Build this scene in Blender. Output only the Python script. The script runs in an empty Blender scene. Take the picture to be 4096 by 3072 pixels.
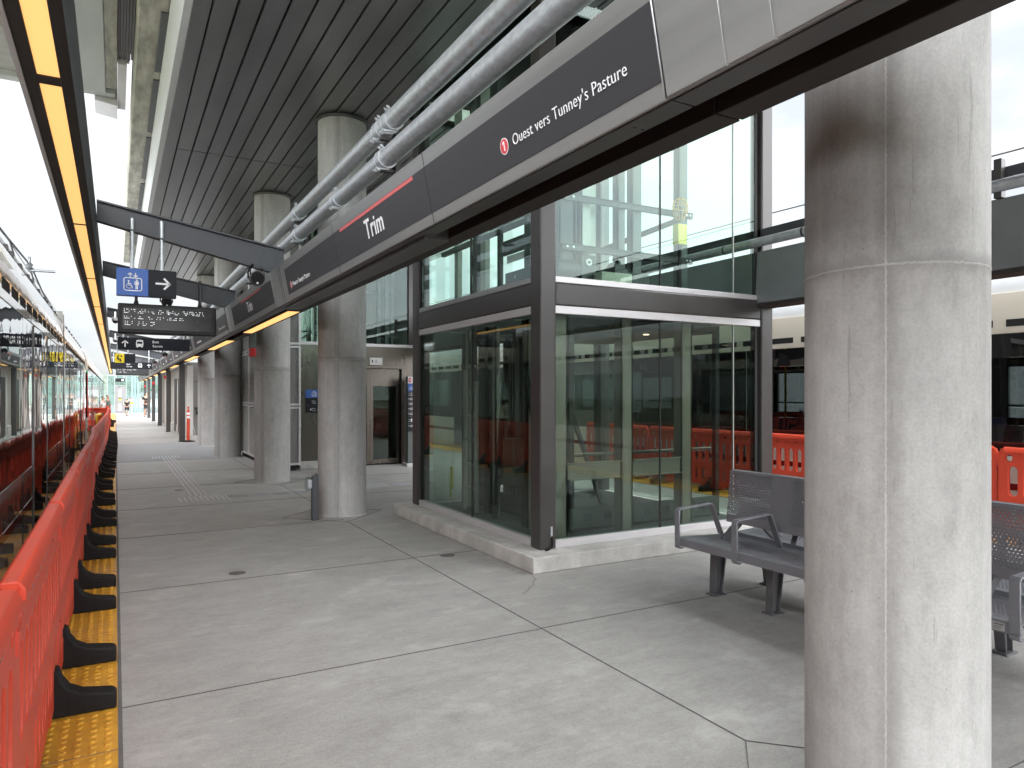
import bpy, bmesh, math, random
from mathutils import Vector, Matrix
random.seed(7)
sc = bpy.context.scene
col = sc.collection
R = math.radians

# ---------------------------------------------------------------- camera
cam = bpy.data.cameras.new("camera")
camo = bpy.data.objects.new("camera", cam); col.objects.link(camo)
cam.sensor_fit = 'HORIZONTAL'; cam.sensor_width = 36.0
cam.lens = 24.96
camo.location = (0, 0, 1.6)
camo.rotation_euler = (R(90), 0, -math.atan((2048-461.6)/2840.0))
cam.shift_x = 0.0
cam.shift_y = (1575.4-1536)/4096
cam.clip_start = 0.05; cam.clip_end = 3000
sc.camera = camo

# ---------------------------------------------------------------- world: overcast day
SUN_EL, SUN_AZ = R(48), R(196)          # azimuth measured clockwise from +Y
w = bpy.data.worlds.new("World"); sc.world = w; w.use_nodes = True
nt = w.node_tree; nt.nodes.clear()
out = nt.nodes.new('ShaderNodeOutputWorld'); bg = nt.nodes.new('ShaderNodeBackground')
sky = nt.nodes.new('ShaderNodeTexSky'); sky.sky_type = 'NISHITA'; sky.sun_disc = False
sky.sun_elevation = SUN_EL; sky.sun_rotation = SUN_AZ
tc = nt.nodes.new('ShaderNodeTexCoord')
sep = nt.nodes.new('ShaderNodeSeparateXYZ'); nt.links.new(tc.outputs['Generated'], sep.inputs[0])
mp = nt.nodes.new('ShaderNodeMapping'); mp.inputs['Scale'].default_value = (1.0, 1.0, 2.4)
nt.links.new(tc.outputs['Generated'], mp.inputs['Vector'])
nz = nt.nodes.new('ShaderNodeTexNoise'); nz.inputs['Scale'].default_value = 3.4
nz.inputs['Detail'].default_value = 6; nz.inputs['Roughness'].default_value = 0.55
nt.links.new(mp.outputs[0], nz.inputs['Vector'])
ramp = nt.nodes.new('ShaderNodeValToRGB')
ramp.color_ramp.elements[0].position = 0.36; ramp.color_ramp.elements[0].color = (7.3, 7.75, 8.5, 1)
ramp.color_ramp.elements[1].position = 0.54; ramp.color_ramp.elements[1].color = (10.0, 10.0, 10.0, 1)
nt.links.new(nz.outputs['Fac'], ramp.inputs[0])
# overcast sky, brighter overhead and much brighter towards the veiled sun behind the camera
glow = nt.nodes.new('ShaderNodeMapRange'); glow.interpolation_type = 'SMOOTHSTEP'
glow.inputs['From Min'].default_value = 0.40; glow.inputs['From Max'].default_value = -0.28
glow.inputs['To Min'].default_value = 0.41; glow.inputs['To Max'].default_value = 2.7
nt.links.new(sep.outputs['Y'], glow.inputs['Value'])
grad = nt.nodes.new('ShaderNodeMapRange'); grad.inputs['From Min'].default_value = 0.0
grad.inputs['From Max'].default_value = 1.0
grad.inputs['To Min'].default_value = 0.92; grad.inputs['To Max'].default_value = 2.0
nt.links.new(sep.outputs['Z'], grad.inputs['Value'])
mul = nt.nodes.new('ShaderNodeVectorMath'); mul.operation = 'SCALE'
nt.links.new(ramp.outputs[0], mul.inputs[0]); gm = nt.nodes.new('ShaderNodeMath'); gm.operation = 'MULTIPLY'
nt.links.new(grad.outputs[0], gm.inputs[0]); nt.links.new(glow.outputs[0], gm.inputs[1]); nt.links.new(gm.outputs[0], mul.inputs['Scale'])
mixs = nt.nodes.new('ShaderNodeMix'); mixs.data_type = 'RGBA'; mixs.inputs['Factor'].default_value = 0.88
nt.links.new(sky.outputs[0], mixs.inputs['A']); nt.links.new(mul.outputs[0], mixs.inputs['B'])
nt.links.new(mixs.outputs['Result'], bg.inputs['Color'])
bg.inputs['Strength'].default_value = 0.115
nt.links.new(bg.outputs[0], out.inputs[0])

sun = bpy.data.lights.new("sun", 'SUN'); sun.energy = 0.6; sun.angle = R(40); sun.color = (1, 0.97, 0.92)
suno = bpy.data.objects.new("sun", sun); col.objects.link(suno)
dirv = Vector((math.sin(SUN_AZ)*math.cos(SUN_EL), math.cos(SUN_AZ)*math.cos(SUN_EL), math.sin(SUN_EL)))
suno.rotation_euler = dirv.to_track_quat('Z', 'Y').to_euler()
sc.view_settings.view_transform = 'Standard'; sc.view_settings.look = 'None'
sc.view_settings.exposure = 1.08; sc.view_settings.gamma = 1.0
sc.render.engine = 'CYCLES'
cy = sc.cycles
cy.max_bounces = 10; cy.diffuse_bounces = 4; cy.glossy_bounces = 5; cy.transmission_bounces = 6
cy.transparent_max_bounces = 24; cy.caustics_reflective = False; cy.caustics_refractive = False
cy.use_denoising = True; cy.sample_clamp_indirect = 6

# ---------------------------------------------------------------- materials
def nodes(name):
    m = bpy.data.materials.new(name); m.use_nodes = True
    t = m.node_tree; b = t.nodes['Principled BSDF']
    return m, t, b
def N(t, kind, **kw):
    n = t.nodes.new(kind)
    for k, v in kw.items():
        if k in n.inputs: n.inputs[k].default_value = v
        else: setattr(n, k, v)
    return n
def mat(name, c, rough=0.5, metal=0.0, var=0.12, scale=4.0, stretch=(1, 1, 1), bump=0.0, bscale=60, spec=0.5,
        rvar=0.1, coat=0.0):
    """a base colour with uneven tone, uneven gloss and a little relief, in world or object space"""
    m, t, b = nodes(name)
    co = N(t, 'ShaderNodeTexCoord')
    mp = N(t, 'ShaderNodeMapping'); mp.inputs['Scale'].default_value = stretch
    t.links.new(co.outputs['Object'], mp.inputs['Vector'])
    n1 = N(t, 'ShaderNodeTexNoise', Scale=scale, Detail=6.0, Roughness=0.6)
    t.links.new(mp.outputs[0], n1.inputs['Vector'])
    rp = N(t, 'ShaderNodeValToRGB')
    rp.color_ramp.elements[0].position = 0.3; rp.color_ramp.elements[1].position = 0.7
    rp.color_ramp.elements[0].color = tuple(x*(1-var) for x in c)+(1,)
    rp.color_ramp.elements[1].color = tuple(min(1, x*(1+var)) for x in c)+(1,)
    t.links.new(n1.outputs['Fac'], rp.inputs[0]); t.links.new(rp.outputs[0], b.inputs['Base Color'])
    mr = N(t, 'ShaderNodeMapRange'); mr.inputs['To Min'].default_value = max(0.0, rough-rvar)
    mr.inputs['To Max'].default_value = min(1, rough+rvar)
    t.links.new(n1.outputs['Fac'], mr.inputs['Value']); t.links.new(mr.outputs[0], b.inputs['Roughness'])
    b.inputs['Metallic'].default_value = metal
    b.inputs['Specular IOR Level'].default_value = spec
    b.inputs['Coat Weight'].default_value = coat
    if bump:
        n2 = N(t, 'ShaderNodeTexNoise', Scale=bscale, Detail=3.0)
        t.links.new(mp.outputs[0], n2.inputs['Vector'])
        bp = N(t, 'ShaderNodeBump', Strength=bump, Distance=0.01)
        t.links.new(n2.outputs['Fac'], bp.inputs['Height']); t.links.new(bp.outputs[0], b.inputs['Normal'])
    return m
def emit(name, c, s):
    m, t, b = nodes(name)
    b.inputs['Base Color'].default_value = c+(1,); b.inputs['Emission Color'].default_value = c+(1,)
    b.inputs['Emission Strength'].default_value = s
    return m
def glass(name, tint, rough=0.0, refl=1.0):
    m = bpy.data.materials.new(name); m.use_nodes = True
    t = m.node_tree; t.nodes.clear()
    o = N(t, 'ShaderNodeOutputMaterial'); tr = N(t, 'ShaderNodeBsdfTransparent'); gl = N(t, 'ShaderNodeBsdfGlossy')
    tr.inputs['Color'].default_value = tint+(1,); gl.inputs['Roughness'].default_value = rough
    gl.inputs['Color'].default_value = (0.92, 1, 0.97, 1)
    fr = N(t, 'ShaderNodeFresnel', IOR=1.45); ge = N(t, 'ShaderNodeNewGeometry')   # same gloss from either side of the sheet
    io2 = N(t, 'ShaderNodeMath', operation='MULTIPLY_ADD'); io2.inputs[1].default_value = 1/1.45-1.45; io2.inputs[2].default_value = 1.45
    t.links.new(ge.outputs['Backfacing'], io2.inputs[0]); t.links.new(io2.outputs[0], fr.inputs['IOR'])
    mm = N(t, 'ShaderNodeMath', operation='MULTIPLY'); mm.inputs[1].default_value = refl
    mx = N(t, 'ShaderNodeMixShader')
    t.links.new(fr.outputs[0], mm.inputs[0]); t.links.new(mm.outputs[0], mx.inputs[0])
    t.links.new(tr.outputs[0], mx.inputs[1]); t.links.new(gl.outputs[0], mx.inputs[2])
    t.links.new(mx.outputs[0], o.inputs[0])
    return m

def haze_glass(name):
    """clear glass with the pale haze beyond put into its colour as a milky mix"""
    m = bpy.data.materials.new(name); m.use_nodes = True
    t = m.node_tree; t.nodes.clear()
    o = N(t, 'ShaderNodeOutputMaterial'); tr = N(t, 'ShaderNodeBsdfTransparent'); tl = N(t, 'ShaderNodeBsdfTranslucent')
    tr.inputs['Color'].default_value = (0.86, 0.96, 0.97, 1); tl.inputs['Color'].default_value = (0.58, 0.66, 0.68, 1)
    mx = N(t, 'ShaderNodeMixShader'); mx.inputs[0].default_value = 0.25  # white share stands in for the distant haze
    t.links.new(tr.outputs[0], mx.inputs[1]); t.links.new(tl.outputs[0], mx.inputs[2]); t.links.new(mx.outputs[0], o.inputs[0])
    return m

def floor_mat():
    m, t, b = nodes('platform_concrete')
    co = N(t, 'ShaderNodeTexCoord')
    def noise(scale, st, det=6, rough=0.6):
        mp = N(t, 'ShaderNodeMapping'); mp.inputs['Scale'].default_value = st
        t.links.new(co.outputs['Object'], mp.inputs['Vector'])
        n = N(t, 'ShaderNodeTexNoise', Scale=scale, Detail=float(det), Roughness=rough)
        t.links.new(mp.outputs[0], n.inputs['Vector']); return n.outputs['Fac']
    a = noise(1.0, (0.55, 3.4, 1)); c = noise(7.0, (0.4, 1.6, 1)); d = noise(70, (1, 1, 1), 3); e = noise(0.42, (1, 1, 1), 3)
    wm = noise(2.6, (1.1, 1, 1), 8, 0.72)
    def mixv(x, y, f):
        n = N(t, 'ShaderNodeMix'); n.data_type = 'FLOAT'; n.inputs[0].default_value = f
        t.links.new(x, n.inputs[2]); t.links.new(y, n.inputs[3]); return n.outputs[0]
    g = noise(3.1, (0.8, 1.3, 1), 9, 0.75); fi = noise(22, (0.7, 1.5, 1), 8, 0.8); s = mixv(mixv(mixv(mixv(mixv(mixv(a, c, 0.45), wm, 0.40), g, 0.30), e, 0.14), fi, 0.26), d, 0.16)
    rp = N(t, 'ShaderNodeValToRGB')
    rp.color_ramp.elements[0].position = 0.415; rp.color_ramp.elements[0].color = (0.222, 0.217, 0.205, 1)
    rp.color_ramp.elements[1].position = 0.575; rp.color_ramp.elements[1].color = (0.375, 0.37, 0.352, 1)
    t.links.new(s, rp.inputs[0])
    # small pale scuffs and dark specks
    sp = noise(26, (1, 1.8, 1), 2, 0.5)
    r2 = N(t, 'ShaderNodeValToRGB'); r2.color_ramp.elements[0].position = 0.70; r2.color_ramp.elements[1].position = 0.80
    r2.color_ramp.elements[0].color = (0, 0, 0, 1); r2.color_ramp.elements[1].color = (0.35, 0.35, 0.35, 1)
    t.links.new(sp, r2.inputs[0])
    mx = N(t, 'ShaderNodeMix'); mx.data_type = 'RGBA'; mx.inputs['B'].default_value = (0.2, 0.19, 0.18, 1)
    t.links.new(r2.outputs[0], mx.inputs['Factor']); t.links.new(rp.outputs[0], mx.inputs['A'])
    sp2 = noise(1.7, (1.0, 1.3, 1), 9, 0.66)
    r3 = N(t, 'ShaderNodeValToRGB'); r3.color_ramp.elements[0].position = 0.56; r3.color_ramp.elements[1].position = 0.66
    r3.color_ramp.elements[0].color = (0, 0, 0, 1); r3.color_ramp.elements[1].color = (0.3, 0.3, 0.3, 1)
    t.links.new(sp2, r3.inputs[0])
    mx2 = N(t, 'ShaderNodeMix'); mx2.data_type = 'RGBA'; mx2.inputs['B'].default_value = (0.56, 0.55, 0.53, 1)
    t.links.new(r3.outputs[0], mx2.inputs['Factor']); t.links.new(mx.outputs['Result'], mx2.inputs['A'])
    t.links.new(mx2.outputs['Result'], b.inputs['Base Color'])
    mr = N(t, 'ShaderNodeMapRange'); mr.inputs['To Min'].default_value = 0.42; mr.inputs['To Max'].default_value = 0.66
    t.links.new(a, mr.inputs['Value']); t.links.new(mr.outputs[0], b.inputs['Roughness'])
    bp = N(t, 'ShaderNodeBump', Strength=0.08, Distance=0.01); t.links.new(d, bp.inputs['Height'])
    t.links.new(bp.outputs[0], b.inputs['Normal'])
    return m

def column_mat():
    """cast concrete: vertical streaks, one vertical form seam and one ring seam with ragged laitance"""
    m, t, b = nodes('cast_concrete')
    co = N(t, 'ShaderNodeTexCoord')
    def noise(scale, st, det=6, rough=0.6):
        mp = N(t, 'ShaderNodeMapping'); mp.inputs['Scale'].default_value = st
        t.links.new(co.outputs['Object'], mp.inputs['Vector'])
        n = N(t, 'ShaderNodeTexNoise', Scale=scale, Detail=float(det), Roughness=rough)
        t.links.new(mp.outputs[0], n.inputs['Vector']); return n.outputs['Fac']
    def M(op, x, y=None, z=None):
        n = N(t, 'ShaderNodeMath', operation=op)
        for i, v in enumerate((x, y, z)):
            if v is None: continue
            if isinstance(v, (int, float)): n.inputs[i].default_value = v
            else: t.links.new(v, n.inputs[i])
        return n.outputs[0]
    sx = N(t, 'ShaderNodeSeparateXYZ'); t.links.new(co.outputs['Object'], sx.inputs[0])
    X, Y, Z = sx.outputs
    big = noise(2.2, (1, 1, 0.55), 8, 0.62); str_ = noise(9, (2.2, 2.2, 0.16), 6, 0.65); fine = noise(85, (1, 1, 1), 3)
    wob = noise(14, (1, 1, 1), 5, 0.7); wob2 = noise(60, (1, 1, 1), 3, 0.7)
    mid = noise(11, (1, 1, 0.7), 9, 0.78); base = M('ADD', M('ADD', M('MULTIPLY', big, 0.36), M('MULTIPLY', mid, 0.30)), M('ADD', M('MULTIPLY', str_, 0.18), M('MULTIPLY', fine, 0.16)))
    rp = N(t, 'ShaderNodeValToRGB')
    rp.color_ramp.elements[0].position = 0.40; rp.color_ramp.elements[0].color = (0.30, 0.294, 0.283, 1)
    rp.color_ramp.elements[1].position = 0.60; rp.color_ramp.elements[1].color = (0.475, 0.47, 0.458, 1)
    t.links.new(base, rp.inputs[0])
    # dark weathering hugging the seams (patchy)
    xs = M('ADD', X, M('MULTIPLY', M('SUBTRACT', wob, 0.5), 0.05))
    dv = M('ABSOLUTE', M('SUBTRACT', xs, 0.012))
    front = M('LESS_THAN', Y, 0.0)
    sv = M('MULTIPLY', M('SMOOTH_MIN', M('MAXIMUM', M('SUBTRACT', 1.0, M('DIVIDE', dv, 0.055)), 0.0), 1.0, 0.1), front)
    zs = M('ADD', Z, M('MULTIPLY', M('SUBTRACT', wob, 0.5), 0.06))
    dz = M('ABSOLUTE', M('SUBTRACT', zs, 2.055))
    sh = M('MAXIMUM', M('SUBTRACT', 1.0, M('DIVIDE', dz, 0.05)), 0.0)
    seam = M('MULTIPLY', M('MAXIMUM', sv, sh), M('MULTIPLY', big, 0.95))
    mx = N(t, 'ShaderNodeMix'); mx.data_type = 'RGBA'; mx.inputs['B'].default_value = (0.155, 0.148, 0.14, 1)
    t.links.new(seam, mx.inputs['Factor']); t.links.new(rp.outputs[0], mx.inputs['A'])
    # pale ragged fins of laitance right on the seams
    x2 = M('ADD', X, M('MULTIPLY', M('SUBTRACT', wob2, 0.5), 0.012))
    z2 = M('ADD', Z, M('MULTIPLY', M('SUBTRACT', wob2, 0.5), 0.016))
    lv = M('MULTIPLY', M('LESS_THAN', M('ABSOLUTE', x2), 0.0026), front)
    lh = M('LESS_THAN', M('ABSOLUTE', M('SUBTRACT', z2, 2.05)), 0.0035)
    line = M('MULTIPLY', M('MAXIMUM', lv, lh), M('MULTIPLY', wob, 0.95))
    m2 = N(t, 'ShaderNodeMix'); m2.data_type = 'RGBA'; m2.inputs['B'].default_value = (0.56, 0.55, 0.53, 1)
    t.links.new(line, m2.inputs['Factor']); t.links.new(mx.outputs['Result'], m2.inputs['A'])
    # air holes and small scrapes
    v = N(t, 'ShaderNodeTexVoronoi', Scale=16.0); t.links.new(co.outputs['Object'], v.inputs['Vector'])
    pit = M('MULTIPLY', M('LESS_THAN', v.outputs['Distance'], 0.055), M('GREATER_THAN', wob, 0.56))
    scr = M('MULTIPLY', M('GREATER_THAN', noise(5.0, (6, 6, 0.35), 4, 0.75), 0.662), 0.35)
    dark = M('MAXIMUM', M('MULTIPLY', pit, 0.6), scr)
    m3 = N(t, 'ShaderNodeMix'); m3.data_type = 'RGBA'; m3.inputs['B'].default_value = (0.15, 0.145, 0.135, 1)
    t.links.new(dark, m3.inputs['Factor']); t.links.new(m2.outputs['Result'], m3.inputs['A'])
    t.links.new(m3.outputs['Result'], b.inputs['Base Color'])
    b.inputs['Roughness'].default_value = 0.72
    hgt = M('ADD', M('MULTIPLY', line, 1.5), M('SUBTRACT', M('MULTIPLY', fine, 0.25), M('MULTIPLY', pit, 0.6)))
    bp = N(t, 'ShaderNodeBump', Strength=0.35, Distance=0.01); t.links.new(hgt, bp.inputs['Height'])
    t.links.new(bp.outputs[0], b.inputs['Normal'])
    return m

def train_gloss(name, c, rough=0.03, wave=0.25, coat=1.0, metal=0.0):
    """polished panel whose sheet is slightly dished, so reflections run wavy"""
    m, t, b = nodes(name)
    co = N(t, 'ShaderNodeTexCoord'); mp = N(t, 'ShaderNodeMapping'); mp.inputs['Scale'].default_value = (1, 1.6, 0.9)
    t.links.new(co.outputs['Object'], mp.inputs['Vector'])
    n1 = N(t, 'ShaderNodeTexNoise', Scale=1.3, Detail=1.0)
    t.links.new(mp.outputs[0], n1.inputs['Vector'])
    bp = N(t, 'ShaderNodeBump', Strength=wave, Distance=0.02)
    t.links.new(n1.outputs['Fac'], bp.inputs['Height']); t.links.new(bp.outputs[0], b.inputs['Normal'])
    t.links.new(bp.outputs[0], b.inputs['Coat Normal'])
    b.inputs['Base Color'].default_value = c+(1,); b.inputs['Roughness'].default_value = rough
    b.inputs['Coat Weight'].default_value = coat; b.inputs['Coat Roughness'].default_value = 0.015
    b.inputs['Metallic'].default_value = metal; b.inputs['Specular IOR Level'].default_value = 0.6
    return m

def tactile_mat():
    m, t, b = nodes('yellow_tactile')
    co = N(t, 'ShaderNodeTexCoord')
    wv = N(t, 'ShaderNodeTexWave', Scale=55.0); wv.bands_direction = 'X'
    t.links.new(co.outputs['Object'], wv.inputs['Vector'])
    n1 = N(t, 'ShaderNodeTexNoise', Scale=9.0, Detail=6.0, Roughness=0.65); t.links.new(co.outputs['Object'], n1.inputs['Vector'])
    rp = N(t, 'ShaderNodeValToRGB'); rp.color_ramp.elements[0].position = 0.3; rp.color_ramp.elements[1].position = 0.7
    rp.color_ramp.elements[0].color = (0.50, 0.245, 0.028, 1); rp.color_ramp.elements[1].color = (0.74, 0.40, 0.045, 1)
    t.links.new(n1.outputs['Fac'], rp.inputs[0]); t.links.new(rp.outputs[0], b.inputs['Base Color'])
    mr = N(t, 'ShaderNodeMapRange'); mr.inputs['To Min'].default_value = 0.18; mr.inputs['To Max'].default_value = 0.5
    t.links.new(n1.outputs['Fac'], mr.inputs['Value']); t.links.new(mr.outputs[0], b.inputs['Roughness'])
    bp = N(t, 'ShaderNodeBump', Strength=0.25, Distance=0.004)
    t.links.new(wv.outputs['Fac'], bp.inputs['Height']); t.links.new(bp.outputs[0], b.inputs['Normal'])
    return m

def expanded_mesh_mat():
    m, t, b = nodes('expanded_metal')
    co = N(t, 'ShaderNodeTexCoord'); mp = N(t, 'ShaderNodeMapping'); mp.inputs['Rotation'].default_value = (0, 0, 0)
    t.links.new(co.outputs['Object'], mp.inputs['Vector'])
    sx = N(t, 'ShaderNodeSeparateXYZ'); t.links.new(mp.outputs[0], sx.inputs[0])
    def M(op, x, y=None):
        n = N(t, 'ShaderNodeMath', operation=op)
        for i, v in enumerate((x, y)):
            if v is None: continue
            if isinstance(v, (int, float)): n.inputs[i].default_value = v
            else: t.links.new(v, n.inputs[i])
        return n.outputs[0]
    h = M('ADD', sx.outputs['X'], sx.outputs['Y'])
    p = M('MULTIPLY', M('ADD', M('MULTIPLY', h, 0.5), sx.outputs['Z']), 2*math.pi/0.035)
    q = M('MULTIPLY', M('SUBTRACT', M('MULTIPLY', h, 0.5), sx.outputs['Z']), 2*math.pi/0.035)
    d = M('MULTIPLY', M('SINE', p), M('SINE', q))
    g = M('GREATER_THAN', M('ABSOLUTE', d), 0.33)
    mx = N(t, 'ShaderNodeMix'); mx.data_type = 'RGBA'
    mx.inputs['A'].default_value = (0.40, 0.40, 0.38, 1); mx.inputs['B'].default_value = (0.03, 0.03, 0.03, 1)
    t.links.new(g, mx.inputs['Factor']); t.links.new(mx.outputs['Result'], b.inputs['Base Color'])
    b.inputs['Roughness'].default_value = 0.45; b.inputs['Metallic'].default_value = 0.3
    bp = N(t, 'ShaderNodeBump', Strength=0.6, Distance=0.01, invert=True)
    t.links.new(g, bp.inputs['Height']); t.links.new(bp.outputs[0], b.inputs['Normal'])
    return m

M_ = dict(
 floor=floor_mat(), column=column_mat(), tactile=tactile_mat(), mesh=expanded_mesh_mat(),
 joint=mat('joint_sealant', (0.14, 0.135, 0.128), 0.9, spec=0.05),
 conc=mat('plinth_concrete', (0.47, 0.46, 0.435), 0.8, var=0.22, scale=5, bump=0.35, bscale=45),
 conc_dirty=mat('weathered_concrete', (0.34, 0.325, 0.285), 0.85, var=0.42, scale=2.6, stretch=(3.0, 0.7, 1), bump=0.3, bscale=25),
 conc_pale=mat('painted_precast', (0.47, 0.48, 0.475), 0.7, var=0.12, scale=2, stretch=(1, .35, 1)),
 conc_soffit=mat('bridge_soffit_concrete', (0.40, 0.39, 0.37), 0.8, var=0.18, scale=1.6, stretch=(.4, 2.4, 1)),
 conc_wall=mat('block_concrete', (0.30, 0.30, 0.29), 0.9, var=0.25, scale=18, bump=0.5, bscale=40),
 dsteel=mat('dark_painted_steel', (0.050, 0.047, 0.045), 0.36, var=0.14, scale=2.5, rvar=0.1, spec=0.5),
 beam=mat('charcoal_painted_steel', (0.052, 0.055, 0.062), 0.5, var=0.10, scale=3),
 brown=mat('bronze_painted_steel', (0.022, 0.017, 0.014), 0.6, var=0.1, scale=2),
 black=mat('black_void', (0.012, 0.012, 0.012), 0.7),
 silver=mat('brushed_aluminium', (0.40, 0.40, 0.395), 0.40, 0.8, var=0.10, scale=3.0, stretch=(1, .25, 5), rvar=0.10, bump=0.02, bscale=120),
 panel=mat('charcoal_sign_panel', (0.040, 0.039, 0.044), 0.46, 0.1, var=0.06, scale=4, stretch=(1, .1, 6)),
 soffit=mat('grey_soffit_sheet', (0.115, 0.115, 0.115), 0.38, 0.5, var=0.1, scale=2),
 alu=mat('anodised_aluminium', (0.62, 0.61, 0.62), 0.42, 0.35, var=0.06, scale=5, stretch=(.5, .5, 4)),
 alu_white=mat('white_coated_sheet', (0.66, 0.67, 0.69), 0.45, 0.1, var=0.05, scale=1.5),
 ceil=mat('ceiling_plank_metal', (0.225, 0.226, 0.236), 0.33, 0.5, var=0.2, scale=1.3, stretch=(2.0, .5, 1), rvar=0.13, bump=0.05, bscale=4),
 galv=mat('galvanised_steel', (0.54, 0.565, 0.585), 0.44, 0.65, var=0.18, scale=26, stretch=(1, .6, 1), rvar=0.14, bump=0.06, bscale=40),
 backsheet=mat('grey_back_sheet', (0.20, 0.21, 0.212), 0.36, 0.4, var=0.12, scale=2),
 stainless=mat('stainless_sheet', (0.165, 0.148, 0.128), 0.28, 0.95, var=0.06, scale=1.2, stretch=(1, 1, .3), rvar=0.05),
 stud=mat('galvanised_stud', (0.34, 0.31, 0.265), 0.38, 0.35, var=0.10, scale=3, stretch=(1,1,.4)),
 guide=mat('guidance_steel', (0.26, 0.265, 0.27), 0.5, 0.4, var=0.2, scale=20),
 pitfloor=mat('pit_concrete', (0.15, 0.155, 0.15), 0.8, var=.3, scale=4),
 inner=mat('grey_green_shaft_steel', (0.40, 0.41, 0.38), 0.42, 0.15, var=0.12, scale=3),
 innerdark=mat('dark_shaft_steel', (0.045, 0.048, 0.048), 0.5, 0.2, var=0.15, scale=4),
 warm=emit('warm_lamp_lens', (1.0, 0.56, 0.19), 0.50),
 warm2=emit('warm_strip_lens', (1.0, 0.56, 0.19), 0.62),
 gl_up=glass('clear_shaft_glass', (0.885, 0.965, 0.93), 0.0, 0.8),
 gl_low=glass('tinted_shaft_glass', (0.72, 0.78, 0.745), 0.0, 1.0),
 gl_far=haze_glass('hazed_screen_glass'),
 gl_train=glass('dark_train_glass', (0.40, 0.44, 0.45), 0.0, 1.0),
 gl_lens=glass('clear_plastic', (0.8, 0.82, 0.84), 0.05, 1.2),
 red_plastic=mat('orange_red_plastic', (0.58, 0.062, 0.030), 0.46, var=0.08, scale=5, rvar=0.08, spec=0.35, bump=0.03, bscale=50),
 red_joint=mat('red_plastic_lug', (0.62, 0.06, 0.035), 0.34),
 yel_plastic=mat('yellow_plastic', (0.80, 0.50, 0.03), 0.4),
 rubber=mat('black_rubber', (0.010, 0.009, 0.009), 0.75, spec=0.25, var=0.3, scale=30, bump=0.3, bscale=120),
 bench=mat('grey_powder_coat', (0.215, 0.22, 0.238), 0.36, 0.15, var=0.07, scale=5, rvar=0.06, bump=0.04, bscale=220),
 benchleg=mat('grey_bench_leg', (0.135, 0.135, 0.142), 0.42, 0.25, var=0.12, scale=8),
 white=mat('white_vinyl', (0.82, 0.82, 0.83), 0.5, var=0.02),
 signblue=mat('blue_vinyl', (0.035, 0.115, 0.42), 0.45, var=0.03),
 signdark=mat('navy_black_vinyl', (0.012, 0.013, 0.018), 0.55, var=0.05, spec=0.25),
 signyel=mat('yellow_vinyl', (0.80, 0.62, 0.02), 0.45, var=0.03),
 signred=mat('red_vinyl', (0.62, 0.06, 0.07), 0.45, var=0.03),
 pinkred=mat('red_stripe_vinyl', (0.62, 0.13, 0.13), 0.45, var=0.03),
 ledcase=mat('display_case', (0.030, 0.028, 0.029), 0.5, var=0.05),
 ledface=mat('display_face', (0.040, 0.041, 0.042), 0.25, var=0.08, scale=8),
 downlight=emit('warm_downlight', (1.0, 0.72, 0.42), 2.5),
 led=emit('led_white', (0.95, 0.97, 1.0), 0.9),
 firered=mat('alarm_red', (0.50, 0.012, 0.012), 0.35),
 tr_black=train_gloss('black_train_glazing', (0.006, 0.006, 0.007), 0.02, 0.34),
 tr_white=train_gloss('white_train_paint', (0.60, 0.585, 0.56), 0.10, 0.30),
 tr_cream=train_gloss('cream_train_paint', (0.66, 0.61, 0.52), 0.14, 0.08, 0.8),
 tr_roof=mat('pale_roof_fairing', (0.72, 0.74, 0.76), 0.35, var=0.05, scale=2),
 tr_stripe=mat('dark_red_stripe', (0.16, 0.012, 0.014), 0.2, coat=0.6),
 tr_red=train_gloss('red_train_paint', (0.42, 0.015, 0.02), 0.1, 0.2),
 seatblue=mat('blue_moquette', (0.012, 0.03, 0.20), 0.8, var=0.3, scale=40),
 greygreen=mat('grey_box_paint', (0.10, 0.115, 0.11), 0.45),
 panelgrey=mat('grey_wall_panel', (0.22, 0.215, 0.205), 0.5, 0.1, var=0.06, scale=1),
 panelpale=mat('pale_wall_panel', (0.55, 0.54, 0.51), 0.55, var=0.05, scale=1),
 doorgrey=mat('grey_door_paint', (0.20, 0.20, 0.205), 0.5),
 ballast=mat('track_ballast', (0.20, 0.19, 0.175), 0.95, var=0.4, scale=18, bump=0.8, bscale=14),
 ground=mat('dry_grassland', (0.20, 0.21, 0.13), 0.95, var=0.3, scale=.05),
 rail=mat('rail_steel', (0.22, 0.19, 0.17), 0.35, 0.8),
 hill=mat('far_wooded_slope', (0.10, 0.135, 0.10), 0.95, var=0.35, scale=.06),
 leaf=mat('tree_leaves', (0.065, 0.105, 0.045), 0.8, var=0.4, scale=1.5),
 bark=mat('tree_bark', (0.12, 0.09, 0.07), 0.9),
 pole=mat('grey_green_pole', (0.30, 0.36, 0.36), 0.5, 0.2),
 skin=mat('skin', (0.46, 0.26, 0.18), 0.6, var=0.06),
 cloth_black=mat('black_cotton', (0.014, 0.014, 0.016), 0.85, var=0.3, scale=20),
 cloth_grey=mat('charcoal_cotton', (0.05, 0.05, 0.055), 0.85, var=0.3, scale=20),
 cloth_white=mat('white_cotton', (0.72, 0.71, 0.70), 0.85, var=0.1, scale=20),
 cloth_green=mat('grey_green_cotton', (0.13, 0.17, 0.15), 0.85, var=0.2, scale=20),
 cloth_red=mat('red_cotton', (0.55, 0.03, 0.03), 0.85, var=0.2, scale=20),
 hair=mat('dark_hair', (0.015, 0.011, 0.009), 0.6, var=0.3, scale=30),
 beige=mat('plastic_bag_white', (0.7, 0.68, 0.6), 0.5),
 label=mat('silver_label', (0.5, 0.5, 0.5), 0.4, 0.4),
 workyel=mat('work_light_yellow', (0.72, 0.66, 0.03), 0.4, var=0.05),
)

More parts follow.
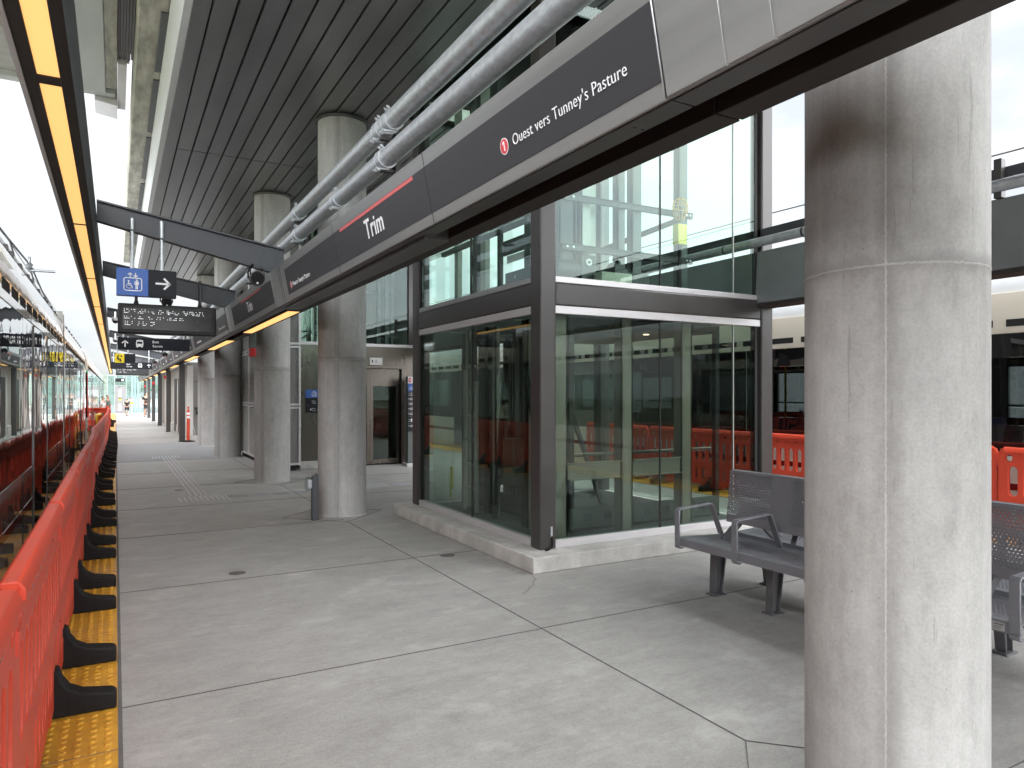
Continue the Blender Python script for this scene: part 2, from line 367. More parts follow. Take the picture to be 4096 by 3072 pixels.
# ---------------------------------------------------------------- helpers
class MB:
    """collects shapes and links them as one mesh object"""
    def __init__(s): s.v = []; s.f = []; s.m = []; s.mi = 0
    def add(s, vs, fs):
        o = len(s.v); s.v += [tuple(p) for p in vs]
        s.f += [tuple(i+o for i in f) for f in fs]; s.m += [s.mi]*len(fs); return s
    def box(s, x0, x1, y0, y1, z0, z1):
        x0, x1 = min(x0, x1), max(x0, x1); y0, y1 = min(y0, y1), max(y0, y1); z0, z1 = min(z0, z1), max(z0, z1)
        return s.add([(x0,y0,z0),(x1,y0,z0),(x1,y1,z0),(x0,y1,z0),(x0,y0,z1),(x1,y0,z1),(x1,y1,z1),(x0,y1,z1)],
                     [(0,3,2,1),(4,5,6,7),(0,1,5,4),(1,2,6,5),(2,3,7,6),(3,0,4,7)])
    def prism(s, pts, axis, a, b):
        """pts: polygon in the two other axes, extruded from a to b along axis"""
        def P(p, t):
            return {'x': (t, p[0], p[1]), 'y': (p[0], t, p[1]), 'z': (p[0], p[1], t)}[axis]
        n = len(pts)
        vs = [P(p, a) for p in pts]+[P(p, b) for p in pts]
        fs = [tuple(range(n))[::-1], tuple(range(n, 2*n))]
        fs += [(i, (i+1) % n, (i+1) % n+n, i+n) for i in range(n)]
        return s.add(vs, fs)
    def tube(s, p0, p1, r, n=12, r1=None, caps=True):
        p0, p1 = Vector(p0), Vector(p1); d = (p1-p0).normalized()
        a = d.orthogonal().normalized(); b = d.cross(a); r1 = r if r1 is None else r1
        vs = [p0+(a*math.cos(t)+b*math.sin(t))*r for t in [2*math.pi*i/n for i in range(n)]]
        vs += [p1+(a*math.cos(t)+b*math.sin(t))*r1 for t in [2*math.pi*i/n for i in range(n)]]
        fs = [(i, (i+1) % n, (i+1) % n+n, i+n) for i in range(n)]
        if caps: fs += [tuple(range(n))[::-1], tuple(range(n, 2*n))]
        return s.add(vs, fs)
    def path(s, pts, r, n=8):
        for a, b in zip(pts, pts[1:]): s.tube(a, b, r, n)
        return s
    def lathe(s, prof, c=(0,0,0), axis='z', n=32):
        """prof: (radius, height) pairs"""
        vs = []; fs = []
        for (r, h) in prof:
            for i in range(n):
                t = 2*math.pi*i/n; x, y = r*math.cos(t), r*math.sin(t)
                p = {'z': (x, y, h), 'y': (x, h, y), 'x': (h, x, y)}[axis]
                vs.append((p[0]+c[0], p[1]+c[1], p[2]+c[2]))
        k = len(prof)
        for j in range(k-1):
            for i in range(n):
                fs.append((j*n+i, j*n+(i+1) % n, (j+1)*n+(i+1) % n, (j+1)*n+i))
        fs += [tuple(range(n))[::-1], tuple(range((k-1)*n, k*n))]
        return s.add(vs, fs)
    def ball(s, c, r, n=10, sz=(1,1,1)):
        k = n//2+1
        prof = [(math.sin(math.pi*j/k)*r, -math.cos(math.pi*j/k)*r) for j in range(1, k)]
        vs = []; fs = []
        for (rr, h) in prof:
            for i in range(n):
                t = 2*math.pi*i/n; vs.append((c[0]+rr*math.cos(t)*sz[0], c[1]+rr*math.sin(t)*sz[1], c[2]+h*sz[2]))
        L = len(prof)
        for j in range(L-1):
            for i in range(n): fs.append((j*n+i, j*n+(i+1) % n, (j+1)*n+(i+1) % n, (j+1)*n+i))
        vs += [(c[0], c[1], c[2]-r*sz[2]), (c[0], c[1], c[2]+r*sz[2])]
        b = L*n
        for i in range(n):
            fs.append((b, (i+1) % n, i)); fs.append((b+1, (L-1)*n+i, (L-1)*n+(i+1) % n))
        return s.add(vs, fs)
    def poly(s, pts): return s.add(pts, [tuple(range(len(pts)))])
    def build(s, name, m, parent=None, bevel=0.0, smooth=True, seg=2, fix=True):
        me = bpy.data.meshes.new(name)
        off = Vector(origin(parent)) if parent is not None else Vector((0,0,0))
        me.from_pydata([tuple(Vector(p)-off) for p in s.v], [], s.f)
        ms = m if isinstance(m, (list, tuple)) else [m]
        for x in ms: me.materials.append(M_[x] if isinstance(x, str) else x)
        me.polygons.foreach_set('material_index', s.m)
        if fix:
            bm = bmesh.new(); bm.from_mesh(me); bmesh.ops.recalc_face_normals(bm, faces=bm.faces); bm.to_mesh(me); bm.free()
        if smooth:
            me.polygons.foreach_set('use_smooth', [True]*len(me.polygons)); me.set_sharp_from_angle(angle=R(35))
        me.update()
        o = bpy.data.objects.new(name, me); col.objects.link(o)
        if parent is not None: o.parent = parent
        if bevel:
            b = o.modifiers.new('bevel', 'BEVEL'); b.width = bevel; b.segments = seg; b.limit_method = 'ANGLE'; b.angle_limit = R(50)
            b.harden_normals = False
        return o
def origin(o):
    p = Vector((0,0,0))
    while o is not None: p += o.location; o = o.parent
    return p
def tag(o, label=None, cat=None, group=None, kind=None):
    if label: o['label'] = label
    if cat: o['category'] = cat
    if group: o['group'] = group
    if kind: o['kind'] = kind
    return o
def thing(name, loc, label, cat, group=None, rz=0):
    o = bpy.data.objects.new(name, None); col.objects.link(o); o.location = loc; o.rotation_euler = (0,0,rz)
    o.empty_display_size = 0.1
    return tag(o, label, cat, group)
def struct(name, mb, m, **k): return tag(mb.build(name, m, None, **k), kind='structure')
def kids(o): return [c for c in bpy.data.objects if c.parent == o]
def dup(root, loc, rz=None, label=None):
    cm = {}
    for c in bpy.data.objects:
        if c.parent is not None: cm.setdefault(c.parent, []).append(c)
    def cp(o, par):
        c = o.copy(); col.objects.link(c)
        if par is not None: c.parent = par
        for ch in cm.get(o, []): cp(ch, c)
        return c
    r = cp(root, None); r.location = loc
    if rz is not None: r.rotation_euler = (0,0,rz)
    if label: r['label'] = label
    return r
def curve_mesh(loops, ext, bev=0.0, res=2):
    """filled flat outline with holes in xy, thickness 2*ext, as (verts, faces)"""
    cu = bpy.data.curves.new('outline', 'CURVE'); cu.dimensions = '2D'; cu.fill_mode = 'BOTH'
    cu.extrude = ext; cu.bevel_depth = bev; cu.bevel_resolution = 1
    for lp in loops:
        sp = cu.splines.new('POLY'); sp.points.add(len(lp)-1); sp.use_cyclic_u = True
        for p, q in zip(sp.points, lp): p.co = (q[0], q[1], 0, 1)
    o = bpy.data.objects.new('outline', cu); col.objects.link(o)
    dg = bpy.context.evaluated_depsgraph_get(); ev = o.evaluated_get(dg); me = ev.to_mesh()
    vs = [tuple(v.co) for v in me.vertices]; fs = [tuple(p.vertices) for p in me.polygons]
    ev.to_mesh_clear(); bpy.data.objects.remove(o); bpy.data.curves.remove(cu)
    return vs, fs
def text_mesh(body, ext=0.0008, spacing=1.03, bold=0.0):
    cu = bpy.data.curves.new('lettering', 'FONT'); cu.body = body; cu.extrude = ext; cu.size = 1.0
    cu.space_character = spacing; cu.offset = bold; cu.resolution_u = 4
    o = bpy.data.objects.new('lettering', cu); col.objects.link(o)
    dg = bpy.context.evaluated_depsgraph_get(); ev = o.evaluated_get(dg); me = ev.to_mesh()
    vs = [Vector(v.co) for v in me.vertices]; fs = [tuple(p.vertices) for p in me.polygons]
    ev.to_mesh_clear(); bpy.data.objects.remove(o); bpy.data.curves.remove(cu)
    return vs, fs
class Plane:
    """a flat face: origin, right, up; normal = right x up"""
    def __init__(s, o, u, v):
        s.o = Vector(o); s.u = Vector(u).normalized(); s.v = Vector(v).normalized(); s.n = s.u.cross(s.v)
    def at(s, a, b, h=0.0): return s.o+s.u*a+s.v*b+s.n*h
    def text(s, mb, body, x0, y0, x1, y1, h=0.0025, bold=0.0, keep=False):
        """lettering fitted to the box x0..x1, y0..y1 of the plane"""
        vs, fs = text_mesh(body, bold=bold)
        if not vs: return
        ax = min(v.x for v in vs); bx = max(v.x for v in vs); ay = min(v.y for v in vs); by = max(v.y for v in vs)
        sx = (x1-x0)/(bx-ax); sy = (y1-y0)/(by-ay)
        if keep: sx = sy
        mb.add([s.at(x0+(v.x-ax)*sx, y0+(v.y-ay)*sy, h+v.z) for v in vs], fs)
    def shape(s, mb, pts, h=0.002, t=0.001):
        n = len(pts)
        mb.add([s.at(p[0], p[1], h-t) for p in pts]+[s.at(p[0], p[1], h) for p in pts],
               [tuple(range(n, 2*n)), tuple(range(n))[::-1]]+[(i, (i+1) % n, (i+1) % n+n, i+n) for i in range(n)])
    def rect(s, mb, x0, y0, x1, y1, h=0.002, t=0.001): s.shape(mb, [(x0,y0),(x1,y0),(x1,y1),(x0,y1)], h, t)
    def disc(s, mb, x, y, r, h=0.002, n=28, t=0.001, ry=None):
        s.shape(mb, [(x+r*math.cos(2*math.pi*i/n), y+(ry or r)*math.sin(2*math.pi*i/n)) for i in range(n)], h, t)
    def line(s, mb, pts, wd, h=0.002, t=0.001, closed=False):
        P = [Vector((p[0], p[1])) for p in pts]
        if closed: P.append(P[0])
        for a, b in zip(P, P[1:]):
            d = (b-a).normalized(); e = Vector((-d.y, d.x))*wd/2; d = d*wd*0.3
            s.shape(mb, [tuple(a-e-d), tuple(b-e+d), tuple(b+e+d), tuple(a+e-d)], h, t)
    def arc(s, mb, x, y, r, a0, a1, wd, h=0.002, n=14):
        s.line(mb, [(x+r*math.cos(R(a0+(a1-a0)*i/n)), y+r*math.sin(R(a0+(a1-a0)*i/n))) for i in range(n+1)], wd, h)
    def arrow(s, mb, x, y, L, ang, wd, h=0.002):
        c, q = math.cos(R(ang)), math.sin(R(ang))
        def T(a, b): return (x+a*c-b*q, y+a*q+b*c)
        s.line(mb, [T(-L/2, 0), T(L/2-wd*.6, 0)], wd, h)
        s.line(mb, [T(L*0.08, L*.40), T(L/2-wd*.3, 0), T(L*0.08, -L*.40)], wd, h)
    def lift_icon(s, mb, cx, cy, k, h=0.002):
        """elevator pictogram, k = width of the cabin frame"""
        rr = 0.08*k; W, H = k/2, k*0.40
        s.line(mb, [(cx-W+rr,cy-H),(cx+W-rr,cy-H),(cx+W,cy-H+rr),(cx+W,cy+H-rr),(cx+W-rr,cy+H),(cx-W+rr,cy+H),(cx-W,cy+H-rr),(cx-W,cy-H+rr)], k*.055, h, closed=True)
        s.arrow(mb, cx-k*.15, cy+H+k*.20, k*.26, 90, k*.055, h); s.arrow(mb, cx+k*.15, cy+H+k*.18, k*.26, -90, k*.055, h)
        # standing figure
        x = cx+k*.22
        s.disc(mb, x, cy+k*.265, k*.052, h); s.rect(mb, x-k*.075, cy-k*.02, x+k*.075, cy+k*.20, h)
        s.rect(mb, x-k*.125, cy-k*.02, x-k*.09, cy+k*.19, h); s.rect(mb, x+k*.09, cy-k*.02, x+k*.125, cy+k*.19, h)
        s.rect(mb, x-k*.07, cy-k*.31, x-k*.01, cy-k*.01, h); s.rect(mb, x+k*.01, cy-k*.31, x+k*.07, cy-k*.01, h)
        # wheelchair user
        x = cx-k*.22
        s.disc(mb, x-k*.02, cy+k*.20, k*.05, h)
        s.line(mb, [(x-k*.02,cy+k*.12),(x+k*.0,cy-k*.06),(x+k*.12,cy-k*.06),(x+k*.20,cy-k*.24)], k*.055, h)
        s.line(mb, [(x,cy+k*.04),(x+k*.12,cy+k*.04)], k*.04, h)
        s.arc(mb, x+k*.02, cy-k*.11, k*.155, 120, 350, k*.045, h)
    def bus_icon(s, mb, dk, cx, cy, k, h=0.002):
        """front of a bus: white body mb, dark windscreen dk"""
        s.shape(mb, [(cx-k*.42,cy-k*.42),(cx+k*.42,cy-k*.42),(cx+k*.46,cy),(cx+k*.40,cy+k*.45),(cx+k*.2,cy+k*.52),(cx-k*.2,cy+k*.52),(cx-k*.40,cy+k*.45),(cx-k*.46,cy)], h)
        s.rect(mb, cx-k*.36, cy-k*.54, cx-k*.2, cy-k*.42, h); s.rect(mb, cx+k*.2, cy-k*.54, cx+k*.36, cy-k*.42, h)
        s.shape(dk, [(cx-k*.36,cy-k*.02),(cx+k*.36,cy-k*.02),(cx+k*.32,cy+k*.28),(cx-k*.32,cy+k*.28)], h+.001)
        s.rect(dk, cx-k*.2, cy+k*.38, cx+k*.2, cy+k*.43, h+.001)
        s.disc(dk, cx-k*.27, cy-k*.22, k*.055, h+.001); s.disc(dk, cx+k*.27, cy-k*.22, k*.055, h+.001)
    def dots(s, mb, rows, x0, pitch, r, seed, h=0.002):
        """lit dots of a matrix display, caught part way through its scan: rows = (y, x1, density)"""
        rnd = random.Random(seed)
        for (ys, words) in rows:
            for (a, b) in words:
                n = int((b-a)/pitch)
                for i in range(n):
                    if i % 6 == 5: continue
                    for k, y in enumerate(ys):
                        if rnd.random() < (0.55 if k else 0.4):
                            s.disc(mb, a+i*pitch, y, r, h, n=6)

# ================================================================ THE SETTING
# platform slab between the two tracks: x -0.6 .. 8.85
mb = MB(); mb.box(-0.58, 8.83, -9, 65.4, -1.2, 0.0); struct('platform', mb, 'floor')
mb = MB(); mb.box(-9, 17, -60, 240, -1.35, -1.21); struct('track_bed', mb, 'ballast')
mb = MB(); mb.box(-900, 900, -300, 1500, -2.6, -1.4); struct('ground', mb, 'ground')
mb = MB()
for x in (-2.77, -1.33, 9.58, 11.02):
    mb.box(x-.035, x+.035, -9, 230, -1.2, -1.05)
struct('rails', mb, 'rail')
# sawn joints in the slab
mb = MB(); J = 0.003
for y in (-3.5, -1.0, 1.6, 4.12, 6.5, 8.93, 11.09, 13.5, 16.0, 18.9, 22.2, 25.5, 28.8, 32, 35.4, 38.7, 42, 45.4, 48.7, 52, 55.4, 58.7, 62):
    for (a, b) in ((0.03, 2.535), (2.535, 5.7), (5.7, 8.23)):
        if y == 8.93 and a > 1: continue
        yy = y+(0.01 if a > 1 else 0)
        mb.box(a, b, yy-J, yy+J, 0.0015, 0.004)
for x in (2.535, 5.7):
    for (a, b) in ((-9, 1.01), (2.33, 8.75), (10.07, 12.92), (14.24, 18.64), (19.96, 23.04), (24.36, 65)):
        mb.box(x-J, x+J, a, b, 0.0018, 0.0045)
# square joint isolating each column
for (cx, cy) in ((2.535, 1.67), (2.535, 9.41), (2.535, 13.58), (2.535, 19.3), (2.535, 23.7)):
    q = 0.66; c4 = [(cx-q, cy), (cx, cy-q), (cx+q, cy), (cx, cy+q)]
    for a, b in zip(c4, c4[1:]+c4[:1]):
        d = (Vector(b)-Vector(a)).normalized(); e = Vector((-d.y, d.x))*J*.8
        mb.prism([(a[0]-e.x,a[1]-e.y),(b[0]-e.x,b[1]-e.y),(b[0]+e.x,b[1]+e.y),(a[0]+e.x,a[1]+e.y)], 'z', 0.002, 0.0048)
mb.box(0.012, 0.03, -9, 65, 0.001, 0.0045); mb.box(8.22, 8.238, -9, 65, 0.001, 0.0045)
struct('floor_joint', mb, 'joint')
# a smoother grey poured patch further along
mb = MB(); mb.box(0.035, 2.52, 18.93, 25.47, 0.0005, 0.0035); struct('floor_patch', mb, mat('grey_patch_concrete', (0.24,0.245,0.25), 0.6, var=.16, scale=3, stretch=(.5,2,1)))

# yellow warning strip with truncated domes along each edge
def tactile(x0, x1, y0, y1, near):
    mb = MB(); mb.box(x0, x1, y0, y1, 0.0, 0.006)
    y = near[0]; r0, r1, h = 0.018, 0.011, 0.012
    while y < near[1]:
        x = x0+0.03
        while x < x1-0.02:
            n = 8; vs = [(x+r0*math.cos(2*math.pi*i/n), y+r0*1.25*math.sin(2*math.pi*i/n), 0.006) for i in range(n)]
            vs += [(x+r1*math.cos(2*math.pi*i/n), y+r1*1.25*math.sin(2*math.pi*i/n), h) for i in range(n)]
            mb.add(vs, [(i, (i+1) % n, (i+1) % n+n, i+n) for i in range(n)]+[tuple(range(n, 2*n))])
            x += 0.06
        y += 0.06
    return struct('tactile_strip', mb, 'tactile', fix=False)
tactile(-0.6, 0.010, -9, 65, (2.4, 17)); tactile(8.24, 8.85, -9, 65, (3.0, 9.5))
mb = MB()
for k in range(46):
    y = -4.9+k*1.22; mb.box(-.59, .01, y-.002, y+.002, .004, .0075)
struct('tactile_joint', mb, 'joint')

# ---------------------------------------------------------------- columns
def seam_angle(cx, cy, px):
    s_, c_ = math.sin(math.atan((2048-461.6)/2840)), math.cos(math.atan((2048-461.6)/2840))
    u = (px-2048)/2840; d = Vector((s_+u*c_, c_-u*s_)).normalized(); C = Vector((cx, cy)); r = .315
    b = d.dot(C); disc = b*b-(C.dot(C)-r*r)
    p = d*(b-math.sqrt(max(disc, 0)))-C
    return math.atan2(p.y, p.x)+math.pi/2
cols = [((2.616, 1.673), 3543, 5.22, 'broad grey concrete column close by, in front of the bench'),
        ((2.653, 9.415), 1345, 5.22, 'round concrete column left of the glass lift shaft, a button post at its foot'),
        ((2.526, 13.578), 1046, 5.22, 'round concrete column with oval pale stains, a red alarm on its left side'),
        ((2.498, 19.296), 873, 5.22, 'round concrete column standing just past the mesh louvre panels'),
        ((2.524, 23.747), 800, 5.22, 'last round concrete column, in front of the grey service room')]
for (c, px, h, lab) in cols:
    t = thing('concrete_column', (c[0], c[1], 0), lab, 'column', 'round concrete columns along the platform', seam_angle(c[0], c[1], px))
    mb = MB(); n = 96; r = 0.315; vs = []; fs = []
    zs = [0, .012, 2.046, 2.05, 2.054, 3.6, h]; rs = [r+.012, r, r, r+.0016, r, r, r]
    for z, rr in zip(zs, rs):
        for i in range(n):
            a = 2*math.pi*i/n; k = 0.0022*math.exp(-(((a-1.5*math.pi)*r)/0.006)**2)
            vs.append(((rr+k)*math.cos(a), (rr+k)*math.sin(a), z))
    for j in range(len(zs)-1):
        for i in range(n): fs.append((j*n+i, j*n+(i+1) % n, (j+1)*n+(i+1) % n, (j+1)*n+i))
    fs.append(tuple(range((len(zs)-1)*n, len(zs)*n)))
    mb.add(vs, fs); t.location = (0,0,0); o = mb.build('shaft', 'column', t, fix=False); t.location = (c[0], c[1], 0)
    if h < 6:
        t.location = (0,0,0)
        mb = MB(); mb.lathe([(.325,h-.02),(.345,h-.02),(.345,h+.01),(.325,h+.01)], n=48); mb.build('collar', 'soffit', t)
        t.location = (c[0], c[1], 0)

# ---------------------------------------------------------------- canopy fascia (left, signed) in bays
LX = lambda z: 1.63-0.1975*(z-2.595)
BAYS = [(-4.8, 1.842), (1.85, 8.49), (8.50, 12.40), (12.41, 18.60), (18.61, 25.26), (25.27, 31.92), (31.93, 38.58),
        (38.59, 45.24), (45.25, 51.9), (51.91, 58.56), (58.57, 64.6)]
def fascia_plane(y0): return Plane((LX(2.595), y0, 2.595), (0,-1,0), (-.08,0,.405))
def vv(z): return (z-2.595)/0.405*math.hypot(.08,.405)
def fascia(k, y0, y1, panels, label):
    t = thing('canopy_fascia', (1.63, y0, 2.6), label, 'fascia', 'fascia bays of the platform canopy')
    mb = MB(); P = [(LX(2.595),2.595),(LX(3.0),3.0),(LX(3.0)+.13,3.012),(1.9,3.012),(1.9,2.74),(1.66,2.74),(1.655,2.603)]
    mb.prism(P, 'y', y0, y1); mb.build('cladding', 'silver', t, bevel=.004)
    mb = MB(); mb.box(1.656, 1.757, y0+.002, y1-.002, 2.597, 2.735); mb.build('soffit', 'soffit', t, bevel=.003)
    mb = MB(); mb.box(1.86, 1.985, y0+.002, y1-.002, 2.592, 2.735); mb.box(1.758, 1.859, y0, y1, 2.722, 2.736)
    mb.box(1.902, 1.985, y0, y1, 2.737, 3.06)
    mb.build('gutter', 'brown', t, bevel=.003)
    mb = MB()
    for y in [y0+.25+i*1.1 for i in range(int((y1-y0)/1.1))]:
        for x in (1.70, 1.735): mb.lathe([(.007,2.594),(.007,2.598)], (x, y, 0), n=8)
    mb.build('rivets', 'soffit', t)
    fp = fascia_plane(0)
    for (a, b) in panels:                     # dark enamelled sign panels with thin gaps
        mb = MB(); fp.rect(mb, -b, vv(2.658), -a, vv(2.918), h=.003, t=.004); mb.build('sign_panel', 'panel', t)
    return t
def letters(t, mb, m='white'): return mb.build('lettering', m, t)
def badge(t, fp, y, z, r=.038):
    mb = MB(); fp.disc(mb, -y, vv(z), r, h=.0045); fpw = mb.build('line_badge', 'white', t)
    mb = MB(); fp.disc(mb, -y, vv(z), r*.88, h=.0055); mb.build('badge_face', 'signred', fpw)
    mb = MB(); fp.rect(mb, -y-.001, vv(z)-.022, -y+.007, vv(z)+.022, h=.0065); fp.shape(mb, [(-y-.012,vv(z)+.008),(-y-.0011,vv(z)+.014),(-y-.0011,vv(z)+.022),(-y-.004,vv(z)+.022),(-y-.012,vv(z)+.015)], .0065); mb.build('badge_number', 'white', fpw)
fp = fascia_plane(0)
# near plain bay: full height metal with seams
t = fascia(0, *BAYS[0], [], 'plain metal fascia end bay overhead, in front of the nearest column')
for (a, b) in ((1.57, 1.836), (1.388, 1.563), (-.6, 1.38), (-4.7, -.61)):
    mb = MB(); fp.rect(mb, -b, vv(2.601), -a, vv(2.996), h=.004, t=.005); mb.build('cover_plate', 'silver', t, bevel=.002)
# main signed bay
t = fascia(1, *BAYS[1], [(1.856, 3.846), (3.854, 5.826), (5.834, 7.766)], 'fascia bay with three dark sign panels, reading Ouest vers, Trim and West to')
mb = MB()
for y in (3.85, 5.83, 7.98, 8.07): fp.rect(mb, -y-.003, vv(2.598), -y+.003, vv(2.998), h=.0012, t=.003)
mb.build('seam', 'black', t)
badge(t, fp, 2.926, 2.762)
badge(t, fp, 7.585, 2.736)
mb = MB(); fp.text(mb, "Ouest vers Tunney's Pasture", -2.842, vv(2.725), -2.012, vv(2.790), h=.0055, bold=-.006); letters(t, mb)
mb = MB(); fp.text(mb, 'Trim', -5.035, vv(2.722), -4.645, vv(2.856), bold=.012, h=.0055); letters(t, mb)
mb = MB(); fp.text(mb, "West to Tunney's Pasture", -7.506, vv(2.700), -6.769, vv(2.760), h=.0055); letters(t, mb)
mb = MB(); fp.rect(mb, -5.629, vv(2.893), -4.033, vv(2.915), h=.0045); mb.build('stripe', 'pinkred', t)
mb = MB(); mb.box(1.70, 1.862, 4.16, 8.40, 2.572, 2.721); mb.build('lamp_housing', 'soffit', t, bevel=.004)
# second bay
def trim_bay(k, label, y0, y1, lamp, texts):
    t = fascia(k, y0, y1, texts['panels'], label)
    for (y, z0, h) in texts.get('trim', ()):
        mb = MB(); fp.text(mb, 'Trim', -y-.17, vv(2.722), -y+.22, vv(2.856), bold=.012, h=.0055); letters(t, mb)
        mb = MB(); fp.rect(mb, -y-.6, vv(2.893), -y+.98, vv(2.915), h=.0045); mb.build('stripe', 'pinkred', t)
    for (y, s) in texts.get('dest', ()):
        badge(t, fp, y+.84, 2.74); mb = MB(); fp.text(mb, s, -y-.74, vv(2.702), -y, vv(2.762), h=.0055); letters(t, mb)
    mb = MB()
    for y in texts.get('seams', ()): fp.rect(mb, -y-.003, vv(2.598), -y+.003, vv(2.998), h=.0012, t=.003)
    fp.rect(mb, -y1-.002, vv(2.596), -y1+.02, vv(2.998), h=.0045, t=.006)
    mb.build('seam', 'black', t)
    if lamp:
        mb = MB(); mb.box(1.775, 1.925, lamp[0], lamp[1], 2.578, 2.60); o = mb.build('lamp', 'dsteel', t)
        mb = MB(); mb.box(1.785, 1.915, lamp[0]+.01, lamp[1]-.01, 2.574, 2.579); mb.build('lens', 'warm2', o)
    return t
trim_bay(2, 'short fascia bay under the first slanted beam, its lamp lighting the alarm column', *BAYS[2], (8.62, 12.0), dict(panels=[(8.55, 11.70)], trim=[(10.16, 0, 0)], seams=(11.72, 12.0)))
L3 = ["Ouest vers Tunney's Pasture", "West to Tunney's Pasture"]
ords = ['second', 'third', 'fourth', 'fifth', 'sixth', 'seventh', 'eighth', 'ninth']
for k in range(3, 11):
    y0, y1 = BAYS[k]; d = (y1-y0)/3.35
    trim_bay(k, 'fascia bay with small signs, %s after the big signed one' % ords[k-3],
             y0, y1, (y0+1.5, y0+4.6), dict(panels=[(y0+.05, y0+d), (y0+d+.01, y0+2*d), (y0+2*d+.01, y0+3*d)], trim=[(y0+1.55*d, 0, 0)],
             dest=[(y0+.25, L3[0]), (y0+2.2*d, L3[1])], seams=(y0+d, y0+2*d, y0+3*d)))

# the matching fascia over the other edge, seen from behind
for k, (y0, y1) in enumerate(((-2.0, 1.84), (1.85, 8.49), (8.5, 12.4), (12.41, 18.6))):
    t = thing('canopy_fascia', (6.5, y0, 2.6), ['dark rear of the far side fascia, right edge beyond the near column',
              'dark rear of the far side fascia, seen between lift shaft and near column', 'dark rear of the far side fascia, seen through the upper lift glass',
              'dark rear of the far side fascia, furthest along behind the lift shaft'][k], 'fascia', 'fascia bays over the far platform edge')
    mb = MB(); mb.prism([(6.30,2.615),(6.33,3.20),(6.42,3.22),(6.70,3.0),(6.62,2.6)], 'y', y0, y1); mb.build('back_panel', 'backsheet', t, bevel=.004)
    mb = MB(); mb.box(6.305, 6.55, y0+.01, y1-.01, 2.575, 2.612); mb.build('gutter', 'brown', t)
    mb = MB(); mb.box(6.36, 6.44, y0+.002, y1-.002, 3.37, 3.46); mb.build('rail', 'beam', t, bevel=.004)
    for y in ((0.2, 3.13) if k < 2 else (y0+1,)):
        if y0 < y < y1:
            mb = MB(); mb.box(6.29, 6.358, y-.03, y+.03, 3.2, 3.52); mb.build('stub_post', 'dsteel', t, bevel=.003)
t = thing('conduit_pipe', (6.27, -2, 3.30), 'silver clad pipe along the far fascia back, right of the near column', 'pipe')
mb = MB(); mb.tube((6.30,-2,3.30), (6.30,18.6,3.30), .052, 20); mb.build('tube', 'galv', t)
mb = MB()
for y in (.9, 2.65, 4.2, 5.0, 6.1, 8, 10): mb.tube((6.30,y-.012,3.30), (6.30,y+.012,3.30), .056, 20)
mb.build('band', 'dsteel', t)

# ---------------------------------------------------------------- slanted beams, edge canopy with warm light strip
beam_ys = [8.56, 12.42, 19.0, 25.7, 32.4, 39.1, 45.8, 52.5, 59.2]
blab = ['nearest dark slanted beam, carrying the blue lift sign', 'second dark slanted beam, behind the blue lift sign',
        'third dark slanted beam, above the long exit sign', 'fourth dark slanted beam, above the yellow seat sign', 'fifth dark slanted beam, behind the yellow seat sign',
        'sixth dark slanted beam, above the far display', 'seventh dark slanted beam, well beyond the far display', 'second to last slanted beam at the far end', 'last slanted beam at the far end']
for k, y in enumerate(beam_ys):
    t = thing('canopy_beam', (1.6, y, 3.1), blab[k], 'beam', 'slanted steel beams holding the light canopy')
    mb = MB(); hw = .055
    # I-section whose depth is 0.2 at the tip and 0.29 at the fascia
    top = [(-.17,3.615),(1.30,3.36),(1.72,3.29)]; bot = [(1.72,2.99),(1.58,3.005),(-.17,3.395)]
    mb.prism(top+bot, 'y', y-.012, y+.012)
    mb.prism([(-.17,3.615),(1.72,3.29),(1.72,3.27),(-.17,3.597)], 'y', y-hw, y+hw)
    mb.prism([(-.17,3.413),(1.58,3.023),(1.58,3.003),(-.17,3.395)], 'y', y-hw, y+hw)
    mb.build('web', 'beam', t, bevel=.002)
    mb = MB(); mb.prism([(1.44,3.07),(1.60,3.03),(1.66,3.28),(1.52,3.31)], 'y', y-.02, y+.02); mb.build('gusset', 'beam', t)
t = thing('light_canopy', (-.28, -6, 3.14), 'long dark canopy edge with a warm glowing light strip over the train', 'canopy')
mb = MB()
mb.prism([(-.387,3.14),(-.332,3.14),(-.332,3.20),(-.236,3.20),(-.236,3.14),(-.182,3.14),(-.182,3.60),(-.30,3.62),(-.387,3.5)], 'y', -6, 64.2)
mb.build('housing', ['brown', 'beam'], t, bevel=.003)
o = t.children[0] if t.children else kids(t)[0]
for p in o.data.polygons:
    if abs(p.normal.x) > .9 and p.center.x+(-.28) > -.19: p.material_index = 1
mb = MB(); mb.prism([(-.412,3.135),(-.3885,3.135),(-.3885,3.46),(-.412,3.46)], 'y', -6, 64.2); mb.build('drip_edge', 'alu', t)
ys = [-6.3+3.5*i+.47 for i in range(21)]
ys = [.67, 4.17, 7.58, 11.07, 14.6, 18.2, 21.7]+[21.7+3.55*i for i in range(1, 12)]
for a, b in zip(ys, ys[1:]):
    mb = MB(); mb.box(-.331, -.237, a+.035 if a == 4.17 else a+.012, b-.012 if b != 4.17 else b-.035, 3.150, 3.158)
    mb.build('light_panel', 'warm', t)
for y in ys[1:6]:
    mb = MB(); g = .05 if y == 4.17 else .010; mb.box(-.333, -.235, y-g, y+g, 3.142, 3.17); mb.build('joint_plate', 'brown', t)

